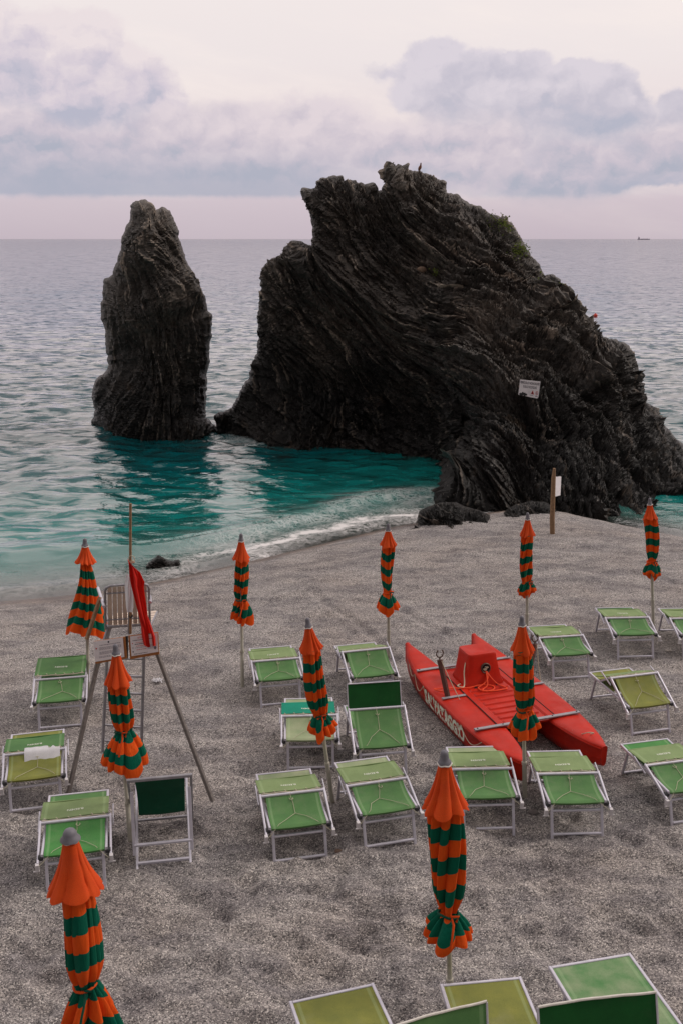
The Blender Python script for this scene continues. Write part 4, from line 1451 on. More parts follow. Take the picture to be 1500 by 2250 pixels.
LG = [
    ((603, 1889), (718, 1877), (620, 1692), 'green lounger with a bleached far panel, left of the pair in the middle foreground', dict(farc=F_BEIGE, cz=0.50)),
    ((803, 1866), (911, 1856), (789, 1672), 'green lounger with a bleached far panel, right of the pair in the middle foreground', dict(farc=F_BEIGE)),
    ((1018, 1824), (1128, 1825), (1036, 1648), 'green lounger partly behind the large front right parasol, touching the stern of the red boat', dict(farc=F_BEIGE)),
    ((1212, 1836), (1322, 1838), (1217, 1660), 'green lounger with a grey stone by its foot, right of the pole before the boat', dict(farc=F_GREEN2)),
    ((1468, 1806), (1580, 1800), (1408, 1629), 'green lounger cut by the right edge, below the olive one', dict(farc=F_BRIGHT)),
    ((1386, 1614), (1472, 1604), (1330, 1466), 'lounger with an olive seat and olive far panel at the right, tilted up', dict(near=F_OLIVE, farc=F_OLIVE, cz=0.60, text=False)),
    ((1356, 1450), (1434, 1445), (1349, 1332), 'green lounger in the back row beside the rightmost parasol', dict()),
    ((1217, 1495), (1291, 1486), (1197, 1366), 'green lounger just right of the red boat, by its right oar post', dict(farc=F_GREEN2)),
    ((1500, 1447), (1578, 1443), (1482, 1328), 'green lounger in the back row cut by the right edge', dict(farc=F_GREEN2)),
    ((577, 1552), (658, 1543), (591, 1407), 'green lounger beside the slim parasol, back row centre left', dict(farc=F_GREEN2)),
    ((779, 1546), (868, 1540), (780, 1422), 'green lounger with a steep raised seat left of the red boat, plain folded shade', dict(cz=0.57, text=False, farc=F_GREEN2)),
    ((795, 1712), (890, 1706), (831, 1567, 0.66), 'green lounger with a dark green shade standing upright behind its raised seat', dict(cz=0.66, up=True, flap=F_DARK, sag=0.03)),
    ((636, 1688), (730, 1693), (670, 1536), 'beige lounger with a folded bright teal shade', dict(near=F_BEIGE, farc=F_BEIGE, flap=F_TEAL)),
    ((89, 1596), (180, 1602), (126, 1437, 0.56), 'green lounger with a tall green shade panel, behind the left leg of the lifeguard chair', dict(flap=F_GREEN, cz=0.50, flapz=0.55, fl=0.50, fz2=0.58)),
    ((28, 1786), (133, 1770), (87, 1600), 'olive lounger with a white cloth over its crossbar at the left edge', dict(near=F_OLIVE, farc=F_OLIVE, flap=F_GREEN)),
    ((108, 1974), (231, 1953), (178, 1742), 'green lounger half behind the bottom left parasol', dict(farc=F_GREEN, near=F_BRIGHT)),
]
roots = []
for i, (pl, pr, dp, lab, kw) in enumerate(LG):
    roots.append(lounger(pl, pr, dp, lab, seed=i, **kw))

# white cloth thrown over the olive lounger's bar
r_ = roots[14]
Mx = Matrix.Translation(r_.location) @ Matrix.Rotation(r_.rotation_euler.z, 4, 'Z')


def clothf(u, v):
    x = -0.12 + 0.40 * u
    s_ = (v - 0.35) * 0.30
    cyy, czz = 0.50, 0.47
    if s_ < 0:
        y = cyy - 0.02 - (-s_) * 0.0 + 0.0 * s_; y = cyy + 0.02 + (-s_) * 0.7; z = czz + 0.024 - (-s_) * 0.1
    else:
        y = cyy + 0.02 - min(s_, 0.045); z = czz + 0.024 - max(0, s_ - 0.03) * 0.75
        y -= max(0, s_ - 0.045) * 0.7
    z += 0.006 * sin(5 * u + 3 * v) * v + 0.002 * sin(25 * u)
    y += 0.008 * sin(6 * u) * v
    p = Mx @ Vector((x, y, z))
    return tuple(p)


tag(MB().sheet(clothf, 20, 10, 0.006).build('cloth', F_WHITE, None, smooth=60), 'white cloth draped over the crossbar of the olive lounger at the left edge', 'cloth')


# ------------------------------------------------------------------ opened loungers at the bottom edge (seen from their shaded heads)
def bed(flp, frp, z, label, fab, shade=None, shade_mat=None, length=1.9, w=None, fade=None):
    a, b = V(atZ(flp[0], flp[1], z)), V(atZ(frp[0], frp[1], z))
    c_ = (a + b) / 2
    d = b - a
    W = float(np.hypot(d[0], d[1])) if w is None else w
    root = empty('sun_lounger', (c_[0], c_[1], 0.0), atan2(d[1], d[0]))
    tag(root, label, 'sun lounger', 'green sun loungers set out on the beach')
    hw = W / 2
    fr_ = MB()
    for sx in (-1, 1):
        fr_.tube([(sx * (hw - 0.014), 0, z - 0.012), (sx * (hw - 0.014), -length, z - 0.012)], 0, rect=(0.026, 0.036))
    fr_.tube([(-hw + 0.028, -0.013, z - 0.012), (hw - 0.028, -0.013, z - 0.012)], 0, rect=(0.026, 0.036))
    fr_.tube([(-hw + 0.028, -length + 0.013, z - 0.012), (hw - 0.028, -length + 0.013, z - 0.012)], 0, rect=(0.026, 0.036))
    fr_.build('bed_frame', ALU, root)
    for yy in (-0.25, -length + 0.25):
        lg = MB()
        for sx in (-1, 1):
            lg.tube([(sx * (hw - 0.05), yy, z - 0.03), (sx * (hw - 0.05), yy + 0.08, 0.0)], 0, rect=(0.03, 0.022))
        lg.tube([(-hw + 0.06, yy + 0.075, 0.03), (hw - 0.06, yy + 0.075, 0.03)], 0, rect=(0.03, 0.02))
        lg.build('leg_frame', ALU, root)
    MB().sheet(lambda u, v: ((u - 0.5) * 2 * (hw - 0.027), -0.027 - v * (length - 0.054), z - 0.004 - 0.012 * sin(pi * u) * sin(pi * v)), 12, 30, 0.003).build('bed_panel', fab, root, smooth=60)
    if shade:
        (s0, s1), zs, drop = shade
        P0, P1 = V(atZ(s0[0], s0[1], zs)), V(atZ(s1[0], s1[1], zs))
        inv = (Matrix.Translation(root.location) @ Matrix.Rotation(root.rotation_euler.z, 4, 'Z')).inverted()
        A = V(inv @ Vector(P0)); B = V(inv @ Vector(P1))

        def sf(u, v):
            p = A + (B - A) * u
            return (p[0], p[1] - 0.10 * v + 0.012 * sin(pi * u), p[2] - drop * v + 0.004 * sin(5 * u))
        so = MB().sheet(sf, 14, 8, 0.004).build('sunshade', shade_mat, root, smooth=60)
        e = MB()
        e.tube([(sf(u, 0)[0], sf(u, 0)[1], sf(u, 0)[2] + 0.008 + 0.002 * sin(20 * u)) for u in np.linspace(0, 1, 12)], 0.010, 7)
        e.build('hem_cord', CAPR, so, smooth=True)
        f2 = MB()
        f2.tube([sf(0, 1), sf(1, 1)], 0, rect=(0.016, 0.016)); f2.tube([sf(0, 0), sf(0, 1)], 0, rect=(0.016, 0.016)); f2.tube([sf(1, 0), sf(1, 1)], 0, rect=(0.016, 0.016))
        f2.tube([sf(0, 1), (-(hw + 0.02), A[1] + 0.25, z + 0.05)], 0, rect=(0.02, 0.02)); f2.tube([sf(1, 1), ((hw + 0.02), B[1] + 0.25, z + 0.05)], 0, rect=(0.02, 0.02))
        f2.build('shade_frame', ALU, so)
    return root


F_MESHFADE = fabric('worn_green_mesh_fabric', L(150, 168, 130), L(88, 140, 84), mesh=300)
bed((635, 2201), (821, 2160), 0.40, 'plain olive lounger lying flat at the bottom edge, leftmost of its row', F_OLIVE)
bed((965, 2163), (1144, 2146), 0.40, 'olive lounger lying flat at the bottom edge behind the front parasol pole', F_OLIVE, (((850, 2262), (1068, 2201)), 0.95, 0.34), F_GREEN)
bed((1203, 2124), (1384, 2094), 0.42, 'green lounger with a worn white patch in the bottom right corner', F_MESHFADE, (((1180, 2215), (1440, 2181)), 1.10, 0.36), F_DARK)
# ------------------------------------------------------------------ deckchair
gl_, gr_ = ground_at(305, 1906), ground_at(417, 1894)
c_, rz, wd = frame_from((gl_[0], gl_[1], 0), (gr_[0], gr_[1], 0))
dc = empty('deckchair', (c_[0], c_[1], 0.0), rz)
tag(dc, 'empty deckchair with a bottle green canvas sling facing the sea, beside the leaning parasol', 'deckchair')
f1 = MB()
for sx in (-1, 1):
    f1.tube([(sx * 0.315, 0.10, 0.92), (sx * 0.315, 0.86, -0.05)], 0, rect=(0.026, 0.038))
f1.tube([(-0.30, 0.80, 0.03), (0.30, 0.80, 0.03)], 0, rect=(0.03, 0.024))
f1.tube([(-0.328, 0.10, 0.93), (0.328, 0.10, 0.93)], 0, rect=(0.034, 0.036))
f1.build('back_frame', ALU_D, dc)
f2 = MB()
for sx in (-1, 1):
    f2.tube([(sx * 0.27, -0.07, -0.04), (sx * 0.27, 0.86, 0.46)], 0, rect=(0.026, 0.034))
f2.tube([(-0.258, 0.01, 0.028), (0.258, 0.01, 0.028)], 0, rect=(0.03, 0.03))
f2.tube([(-0.258, 0.85, 0.465), (0.258, 0.85, 0.465)], 0, rect=(0.03, 0.03))
f2.build('seat_frame', ALU, dc)
f3 = MB()
for sx in (-1, 1):
    f3.tube([(sx * 0.292, 0.05, 0.10), (sx * 0.292, 0.20, 0.74)], 0, rect=(0.014, 0.034))
f3.tube([(-0.292, 0.075, 0.20), (0.292, 0.075, 0.20)], 0, rect=(0.034, 0.026))
f3.build('prop_frame', ALU, dc)


def sling(u, v):
    x = (u - 0.5) * 0.50 * (1 - 0.05 * sin(pi * v))
    if v < 0.55:
        k = v / 0.55
        y = 0.10 + 0.20 * k + 0.05 * sin(pi * k); z = 0.935 - 0.53 * k
    else:
        k = (v - 0.55) / 0.45
        y = 0.30 + 0.55 * k; z = 0.405 - 0.10 * sin(pi * k) + 0.075 * k
    z -= 0.035 * sin(pi * u) * sin(pi * min(1, v * 1.6)) if v < 0.62 else 0.02 * sin(pi * u)
    return (x, y, z)


MB().sheet(sling, 16, 36, 0.004).build('sling', F_SLING, dc, smooth=60)

# ------------------------------------------------------------------ lifeguard chair
gL, gR = ground_at(150, 1748), ground_at(468, 1760)
hL, hR = ground_at(226, 1650), ground_at(311, 1658)
mid = ((V(gL) + V(gR)) / 2 + (V(hL) + V(hR)) / 2) / 2
lc = empty('lifeguard_chair', (mid[0], mid[1], float(gz(mid[0], mid[1]))), 0)
tag(lc, 'tall aluminium lifeguard ladder chair with cream strap seat and notice boards', 'lifeguard chair')
O = V(lc.location)


def loc_(p): return tuple(V(p) - O)


YT = mid[1]
topL, topR = atY(243, 1372, YT + 0.05), atY(330, 1372, YT + 0.05)
lg1, lg2 = atY(232, 1405, YT - 0.05), atY(340, 1425, YT - 0.05)
MB().tube([loc_(gL), loc_(atY(219, 1440, YT - 0.12))], 0, rect=(0.04, 0.05)).build('leg', WOODG, lc)
MB().tube([loc_(gR), loc_(atY(345, 1432, YT - 0.12))], 0, rect=(0.04, 0.05)).build('leg', WOODG, lc)
MB().tube([loc_(atY(212, 1470, YT - 0.10)), loc_(topL)], 0, rect=(0.045, 0.055)).build('strut', ALU_D, lc)
ldr = MB()
a1, b1 = atY(238, 1400, YT + 0.05), atY(318, 1400, YT + 0.05)
for p, q_ in ((hL, a1), (hR, b1)):
    ldr.tube([loc_(p), loc_(q_)], 0, rect=(0.028, 0.05))
for k in np.linspace(0.10, 0.97, 7):
    pa = V(hL) + (V(a1) - V(hL)) * k; pb = V(hR) + (V(b1) - V(hR)) * k
    ldr.tube([loc_(pa), loc_(pb)], 0, rect=(0.03, 0.02))
ldr.build('ladder', ALU_D, lc)
# seat and strap back
bt0, bt1 = atY(233, 1378, YT - 0.02), atY(330, 1372, YT - 0.02)
tt0, tt1 = atY(231, 1290, YT - 0.22), atY(328, 1284, YT - 0.22)


def bk(u, v, off=0.0):
    p = (V(bt0) * (1 - u) + V(bt1) * u) * (1 - v) + (V(tt0) * (1 - u) + V(tt1) * u) * v
    return loc_((p[0], p[1] - off, p[2]))


bfm = MB()
pts = [bk(0, 0), bk(0, 0.5), bk(0, 0.9), bk(0.03, 0.98), bk(0.12, 1.02), bk(0.5, 1.025), bk(0.88, 1.02), bk(0.97, 0.98), bk(1, 0.9), bk(1, 0.5), bk(1, 0)]
bfm.tube(pts, 0.014, 10)
for v in (0.18, 0.84):
    bfm.tube([bk(0, v), bk(1, v)], 0.009, 8)
bfm.tube([bk(0, 0), bk(1, 0)], 0.016, 8)
back = bfm.build('backrest_frame', ALU_D, lc, smooth=True)
for i in range(8):
    u0 = 0.055 + i * 0.113
    sm = MB()
    sm.sheet(lambda u, v, u0=u0: bk(u0 + 0.095 * u, 0.04 + 0.94 * v, 0.006 * sin(pi * v) - 0.014), 2, 8, 0.003)
    sm.build('strap', STRAP, back, smooth=True)
seat = MB()
s0, s1 = V(bt0), V(bt1)
for k in range(6):
    y = 0.03 + 0.40 * k / 5
    seat.tube([loc_((s0[0], s0[1] + y, s0[2] - 0.01)), loc_((s1[0], s1[1] + y, s1[2] - 0.01))], 0, rect=(0.06, 0.006))
seat.build('seat', STRAP, lc)
sf_ = MB()
for s_ in (s0, s1):
    sf_.tube([loc_((s_[0], s_[1], s_[2] - 0.02)), loc_((s_[0], s_[1] + 0.45, s_[2] - 0.02))], 0.014, 8)
sf_.build('seat_frame', ALU_D, lc, smooth=True)
for (pa, pb) in (((216, 1292), (229, 1332)), ((330, 1310), (331, 1322))):
    ar = MB()
    pA = V(atY(pa[0], pa[1], YT + 0.15)); pB = V(atY(pb[0], pb[1], YT - 0.25))
    ar.tube([loc_(pA), loc_(pB)], 0.018, 10)
    ar.tube([loc_(pB), loc_((pB[0], pB[1] - 0.012, pB[2] - 0.003))], 0.019, 10)
    m_ = pA * 0.5 + pB * 0.5
    ar.tube([loc_(m_), loc_((m_[0] + 0.05 * (1 if pa[0] < 300 else -1), m_[1] + 0.1, s0[2] - 0.02))], 0.012, 8)
    ar.build('armrest', ALU, lc, smooth=True)
# post that carries the flag pole
MB().tube([loc_(atY(287, 1345, YT - 0.26)), loc_(atY(286, 1391, YT - 0.26))], 0, rect=(0.045, 0.045)).build('pole_socket', ALU_D, lc)
MB().tube([loc_(atY(288, 1353, YT - 0.30)), loc_(atY(288, 1354, YT - 0.26))], 0.026, 8).build('knob', BLACK, lc)
# timber prop at the left
MB().tube([loc_(atY(191, 1405, YT - 0.3)), loc_(atY(221, 1312, YT - 0.1))], 0, rect=(0.035, 0.045)).build('timber_prop', WOOD, lc)
# boards
YB = YT - 0.36


def board(c4, name, items):
    q = [V(atY(p[0], p[1], YB)) for p in c4]        # tl, tr, br, bl

    def bf_(u, v, off=0.0):
        p = (q[0] * (1 - u) + q[1] * u) * (1 - v) + (q[3] * (1 - u) + q[2] * u) * v
        return loc_((p[0], p[1] - off, p[2]))
    bo = MB().sheet(lambda u, v: bf_(u, v), 1, 1, 0.018).build(name, OSB, lc)
    a, b_, c2, d2 = items['paper']
    ppr = MB().sheet(lambda u, v: bf_(a + (c2 - a) * u, b_ + (d2 - b_) * v, 0.013), 1, 1, 0.003).build('notice', PAPER, bo)
    for m_, key in ((GREYINK, 'grey'), (REDINK, 'red'), (BLUEINK, 'blue'), (DARKINK, 'dark')):
        mb = MB()
        for it in items.get(key, []):
            if it[0] == 'bar':
                _, x0, y0, x1, y1 = it
                # a line of small print: broken into words
                rs = np.random.RandomState(int(x0 * 100 + y0 * 1000))
                x = x0
                while x < x1:
                    l_ = min(rs.uniform(0.02, 0.07), x1 - x)
                    if l_ > 0.004:
                        mb.add([bf_(x, y0, 0.0165), bf_(x, y1, 0.0165), bf_(x + l_, y1, 0.0165), bf_(x + l_, y0, 0.0165)], [(0, 1, 2, 3)])
                    x += l_ + 0.012
            elif it[0] == 'tri':
                _, x0, y0, s_ = it
                mb.add([bf_(x0, y0, 0.0165), bf_(x0, y0 + s_, 0.0165), bf_(x0 + s_ * 0.55, y0 + s_ / 2, 0.0165)], [(0, 1, 2)])
            elif it[0] == 'dot':
                _, x0, y0, s_ = it
                mb.add([bf_(x0 + s_ * 0.6 * cos(a_), y0 + s_ * sin(a_), 0.0165) for a_ in np.linspace(0, 2 * pi, 14, endpoint=False)], [tuple(range(14))[::-1]])
            elif it[0] == 'text':
                _, s_, x0, y0, sz = it
                put_text(mb, s_, 1.0, lambda p, r: bf_(x0 + p * sz * 0.62, y0 - r * sz, 0.0165), 0.01)
            elif it[0] == 'wave':
                _, x0, y0, x1 = it
                ps = [(x0 + (x1 - x0) * k / 24.0, y0 + 0.012 * sin(k * 1.6)) for k in range(25)]
                vs = [bf_(p[0], p[1] - 0.006, 0.0165) for p in ps] + [bf_(p[0], p[1] + 0.006, 0.0165) for p in ps]
                mb.add(vs, [(k, k + 25, k + 26, k + 1) for k in range(24)])
        if mb.v:
            mb.build('print', m_, ppr)


board([(207, 1409), (276, 1399), (280, 1446), (211, 1458)], 'notice_board', {
    'paper': (0.0, 0.0, 0.93, 0.9),
    'grey': [('bar', 0.18, 0.19, 0.85, 0.215)] + [('bar', 0.16, 0.30 + 0.045 * k, 0.86, 0.318 + 0.045 * k) for k in range(3)] + [('bar', 0.16, 0.50 + 0.045 * k, 0.8, 0.518 + 0.045 * k) for k in range(3)] + [('bar', 0.14, 0.70 + 0.045 * k, 0.7, 0.718 + 0.045 * k) for k in range(2)],
    'red': [('tri', 0.05, 0.27, 0.10)], 'dark': [('dot', 0.47, 0.10, 0.045)]})
board([(283, 1397), (348, 1389), (351, 1437), (287, 1448)], 'notice_board', {
    'paper': (0.06, 0.02, 0.98, 0.87),
    'red': [('text', 'ATTENZIONE', 0.5, 0.12, 0.10), ('bar', 0.24, 0.31, 0.55, 0.33), ('bar', 0.24, 0.46, 0.56, 0.48), ('dot', 0.13, 0.33, 0.025), ('bar', 0.25, 0.62, 0.6, 0.64)],
    'dark': [('bar', 0.14, 0.20, 0.85, 0.225), ('bar', 0.2, 0.37, 0.56, 0.40), ('dot', 0.13, 0.69, 0.032), ('bar', 0.16, 0.79, 0.62, 0.81)],
    'grey': [('bar', 0.2, 0.53, 0.58, 0.55), ('bar', 0.12, 0.5, 0.16, 0.55), ('dot', 0.88, 0.66, 0.07)],
    'blue': [('wave', 0.62, 0.50 + 0.05 * k, 0.93) for k in range(4)]})
MB().sheet(lambda u, v: loc_(atY(276 + 6 * u, 1398 + 48 * v, YB + 0.02)), 1, 1, 0.02).build('bracket', BLACK, lc)

# flag pole and flag
fpo = V(atY(287, 1392, YT - 0.29))
fp = empty('flag_pole', tuple(fpo))
tag(fp, 'thin wooden flag pole fixed to the back of the lifeguard chair', 'flag pole')
MB().tube([(0, 0, 0), tuple(V(atY(287.5, 1106, YT - 0.29)) - fpo)], [0.016, 0.0145], 10).build('pole', WOOD, fp, smooth=True)
lp_ = MB()
k0 = V(atY(290, 1229, YT - 0.31)) - fpo
lp_.tube([tuple(k0 + V((0.035 * cos(a), -0.004, 0.045 * sin(a)))) for a in np.linspace(0, 2 * pi, 12, endpoint=False)], 0.004, 5, closed=True)
lp_.tube([tuple(k0 + V((0.026 * cos(a), 0.026 * sin(a) + 0.02, -0.045 + 0.002 * a))) for a in np.linspace(0, 12, 30)], 0.005, 5)
lp_.build('cord', CORD, fp, smooth=True)
ctr = [(285, 1234, 5), (296, 1250, 14), (302, 1272, 19), (303, 1290, 16), (309, 1320, 14), (315, 1350, 12), (322, 1375, 14), (327, 1398, 17), (330, 1418, 15)]


def flagf(u, v):
    k = v * (len(ctr) - 1); i = min(int(k), len(ctr) - 2); f_ = k - i
    x = ctr[i][0] * (1 - f_) + ctr[i + 1][0] * f_; y = ctr[i][1] * (1 - f_) + ctr[i + 1][1] * f_; w_ = ctr[i][2] * (1 - f_) + ctr[i + 1][2] * f_
    px = x + (u - 0.5) * 1.75 * w_
    py = y + (u - 0.5) * (14 if v < 0.3 else 4) + (10 * (0.5 - abs(u - 0.35)) if v > 0.9 else 0)
    Yd = YT - 0.40 + 0.05 * sin(u * 9 + v * 3) + 0.03 * sin(u * 17 - v * 4) + 0.05 * (u - 0.5)
    return atY(px, py, Yd)


tag(MB().sheet(flagf, 26, 40, 0.0).build('flag', F_RED, None, smooth=70), 'red flag hanging limp from the flag pole of the lifeguard chair', 'flag')


def wflag(u, v):
    cxs = [(284, 1262, 5), (282, 1290, 8), (285, 1310, 9), (286, 1335, 8), (285, 1345, 5)]
    k = v * 4; i = min(int(k), 3); f_ = k - i
    x, y, w_ = [cxs[i][j] * (1 - f_) + cxs[i + 1][j] * f_ for j in range(3)]
    return atY(x + (u - 0.5) * 2 * w_, y, YT - 0.345 + 0.02 * sin(8 * u + 3 * v))


tag(MB().sheet(wflag, 14, 20, 0.0).build('flag', F_WHITE, None, smooth=70), 'thin white flag rolled against the flag pole beside the red one', 'flag')

# ------------------------------------------------------------------ red rescue boat (two hulls)
zt = 0.43
nl, fl_ = V(atZ(1148, 1668, zt)), V(atZ(893, 1412, zt + 0.05))
nr, fr_ = V(atZ(1332, 1640, zt)), V(atZ(1041, 1396, zt + 0.05))
axv = norm(((fl_ - nl) + (fr_ - nr)) / 2 * V((1, 1, 0)))
LEN = float(np.linalg.norm(((fl_ - nl) + (fr_ - nr)) / 2 * V((1, 1, 0))))
sep_ = V((axv[1], -axv[0], 0))
ctr_ = (nl + fl_ + nr + fr_) / 4
half = float(np.dot((nr + fr_) / 2 - (nl + fl_) / 2, sep_)) / 2
boat = empty('rescue_boat', (ctr_[0], ctr_[1], float(gz(ctr_[0], ctr_[1])) - 0.02), atan2(axv[1], axv[0]) - pi / 2)
tag(boat, 'red twin-hulled rescue boat with white lettering on its hull, pulled up on shingle', 'boat')
HL = LEN / 2
print('BOAT len %.2f half %.2f' % (LEN, half))
HW = 0.24


def hwid(s):
    return max(0.035, HW * (1 - abs(s) ** (2.5 if s > 0 else 3.0)) ** 0.75)


def ztop(s):
    return 0.42 + (0.10 * s ** 4 if s > 0 else 0.02 * s ** 4)


def zkeel(s):
    return 0.03 + 0.16 * abs(s) ** 5


def hull_section(s):
    w_ = hwid(s); zt_, zk = ztop(s), zkeel(s)
    h_ = zt_ - zk
    return [(0, zt_ + 0.012), (-w_ * 0.6, zt_ + 0.008), (-w_ * 0.93, zt_ - 0.002), (-w_ * 1.03, zt_ - 0.018), (-w_ * 1.03, zt_ - 0.045), (-w_ * 0.97, zt_ - 0.055), (-w_ * 0.93, zk + h_ * 0.45), (-w_ * 0.80, zk + h_ * 0.15), (-w_ * 0.4, zk + 0.01), (0, zk),
            (w_ * 0.4, zk + 0.01), (w_ * 0.80, zk + h_ * 0.15), (w_ * 0.93, zk + h_ * 0.45), (w_ * 0.97, zt_ - 0.055), (w_ * 1.03, zt_ - 0.045), (w_ * 1.03, zt_ - 0.018), (w_ * 0.93, zt_ - 0.002), (w_ * 0.6, zt_ + 0.008)]


hulls = []
for sx in (-1, 1):
    mb = MB()
    ss = np.concatenate([[-1.0, -0.995, -0.98, -0.95], np.linspace(-0.9, 0.9, 37), [0.94, 0.97, 0.99, 1.0]])
    vs = []
    for s in ss:
        for (x, z) in hull_section(s):
            vs.append((sx * half + x, s * HL, z))
    n = 18
    fs = [(i * n + k, i * n + (k + 1) % n, (i + 1) * n + (k + 1) % n, (i + 1) * n + k) for i in range(len(ss) - 1) for k in range(n)]
    fs += [tuple(range(n))[::-1], tuple((len(ss) - 1) * n + k for k in range(n))]
    mb.add(vs, fs)
    hulls.append(mb.build('hull', RED, boat, smooth=50))
for sx, h_ in ((-1, hulls[0]), (1, hulls[1])):
    rl_ = MB()
    for sy_ in (-1, 1):
        rl_.tube([(sx * half + sy_ * (hwid(s) * 1.035 + 0.001), s * HL, ztop(s) - 0.032) for s in np.linspace(-0.985, 0.985, 50)], 0.009, 6)
    rl_.build('rub_rail', RED, h_, smooth=True)
# centre deck with its ribs
s0_, s1_ = -0.50, 0.54
din = half - HW * 0.55
dk = MB()


def deckf(u, v):
    x = -din + 2 * din * u
    s = s0_ + (s1_ - s0_) * v
    z = 0.427
    e = min(u, 1 - u)
    if e > 0.10:
        z -= 0.022
        if 0.02 < v < 0.62:
            ph_ = (v - 0.02) / 0.60 * 8
            f_ = ph_ - math.floor(ph_)
            if 0.25 < f_ < 0.72 and 0.15 < u < 0.85:
                z += 0.016
    return (x, s * HL, z)


dk.sheet(deckf, 30, 150, 0.02)
deck = dk.build('deck', RED, boat, smooth=25)
sm = MB()
for sx in (-1, 1):
    sm.tube([(sx * din, s0_ * HL, 0.439), (sx * din, s1_ * HL, 0.439)], 0, rect=(0.012, 0.006))
sm.build('seam', HOLE, deck)
hl = MB()
for sx in (-1, 1):
    hl.lathe([(0.042, 0.4245), (0.036, 0.4262), (0.03, 0.4268)], (sx * 0.16, 0.12 * HL, 0.0), 14)
    hl.lathe([(0.024, 0.4235), (0.02, 0.4250)], (sx * 0.16, 0.16 * HL, 0.0), 14)
hl.build('drain_dark_disc', HOLE, deck)  # dark discs paint the shade of drain holes; the deck is uncut
# cross bars
for (s, x0, x1) in ((s0_, -half - HW * 0.85, half + HW * 0.80), (s1_ + 0.0, -half - HW * 0.80, half + HW * 0.75)):
    cbm = MB().tube([(x0, s * HL, 0.452), (x1, s * HL, 0.452)], 0, rect=(0.05, 0.020))
    cro = cbm.build('cross_bar', ALU_D, boat)
    bl = MB()
    for x in np.linspace(x0 + 0.04, x1 - 0.04, 5):
        bl.lathe([(0.010, 0), (0.009, 0.006), (0.004, 0.009)], (x, s * HL, 0.462), 8)
    bl.build('bolt', BLACK, cro)
for sx in (-1, 1):
    MB().tube([(sx * (half + HW * 0.9), 0.03 * HL, 0.443), (sx * (half - HW * 0.5), 0.03 * HL, 0.443)], 0, rect=(0.045, 0.014)).build('cross_bar', ALU_D, boat)
# seat box
bx = MB()
yb = 0.30 * HL
prof_ = [(1.06, 0.0), (1.05, 0.02), (0.98, 0.06), (0.92, 0.14), (0.84, 0.28), (0.77, 0.42), (0.755, 0.445), (0.73, 0.455), (0.55, 0.450), (0.30, 0.440), (0.02, 0.438)]
NB = 48


def sup(a, ex=9):
    c0, s0 = cos(a), sin(a)
    r = (abs(c0) ** ex + abs(s0) ** ex) ** (-1 / ex)
    return r * c0, r * s0


vs = []
for (k, z) in prof_:
    for i in range(NB):
        x, y = sup(2 * pi * i / NB)
        vs.append((x * 0.275 * k, yb + y * 0.235 * k + (0.05 * (z / 0.45)), 0.415 + z * 0.9))
fs = [(i * NB + k, i * NB + (k + 1) % NB, (i + 1) * NB + (k + 1) % NB, (i + 1) * NB + k) for i in range(len(prof_) - 1) for k in range(NB)]
fs.append(tuple((len(prof_) - 1) * NB + k for k in range(NB)))
bx.add(vs, fs)
box = bx.build('seat_box', RED, boat, smooth=35)
# round hatch on the near face
ang_ = atan2(0.25 * 0.16 + 0.0, 0.3)
hz = 0.415 + 0.22
hy = yb - 0.235 * 0.86 + 0.05 * 0.24 / 0.45
tilt = Matrix.Rotation(radians(90 - 9), 3, 'X')


def hatch(r, z, n=20):
    return [tuple(V(tilt @ Vector((r * cos(a), r * sin(a), z))) + V((0.02, hy, hz))) for a in np.linspace(0, 2 * pi, n, endpoint=False)]


hm = MB()
rings = [(0.072, -0.02), (0.074, 0.010), (0.064, 0.018), (0.056, 0.012), (0.055, -0.02)]
vs = []
for r, z in rings:
    vs += hatch(r, z)
hm.add(vs, [(i * 20 + k, i * 20 + (k + 1) % 20, (i + 1) * 20 + (k + 1) % 20, (i + 1) * 20 + k) for i in range(4) for k in range(20)])
hm.build('hatch_ring', RUST, box, smooth=True)
hm = MB(); hm.add(hatch(0.056, 0.004), [tuple(range(20))]); hm.build('hatch_dark_disc', HOLE, box)  # flat dark disc paints the shade inside the hatch
hm = MB()
rs = np.random.RandomState(3)
for k in range(5):
    hm.tube([tuple(V(tilt @ Vector((rs.uniform(-0.04, 0.04), rs.uniform(-0.04, 0.03), 0.009))) + V((0.02, hy, hz))) for _ in range(4)], 0.006, 5)
hm.build('coiled_line', CORD, box, smooth=True)


def bl_(p):
    return p


def rope(name, pts, r, m_, parent=boat, sub=6):
    P_ = [V(p) for p in pts]
    o_ = []
    for i in range(len(P_) - 1):
        p0 = P_[max(i - 1, 0)]; p1 = P_[i]; p2 = P_[i + 1]; p3 = P_[min(i + 2, len(P_) - 1)]
        for k in range(sub):
            t_ = k / sub
            o_.append(0.5 * ((2 * p1) + (-p0 + p2) * t_ + (2 * p0 - 5 * p1 + 4 * p2 - p3) * t_ ** 2 + (-p0 + 3 * p1 - 3 * p2 + p3) * t_ ** 3))
    o_.append(P_[-1])
    return MB().tube(o_, r, 6).build(name, m_, parent, smooth=True)


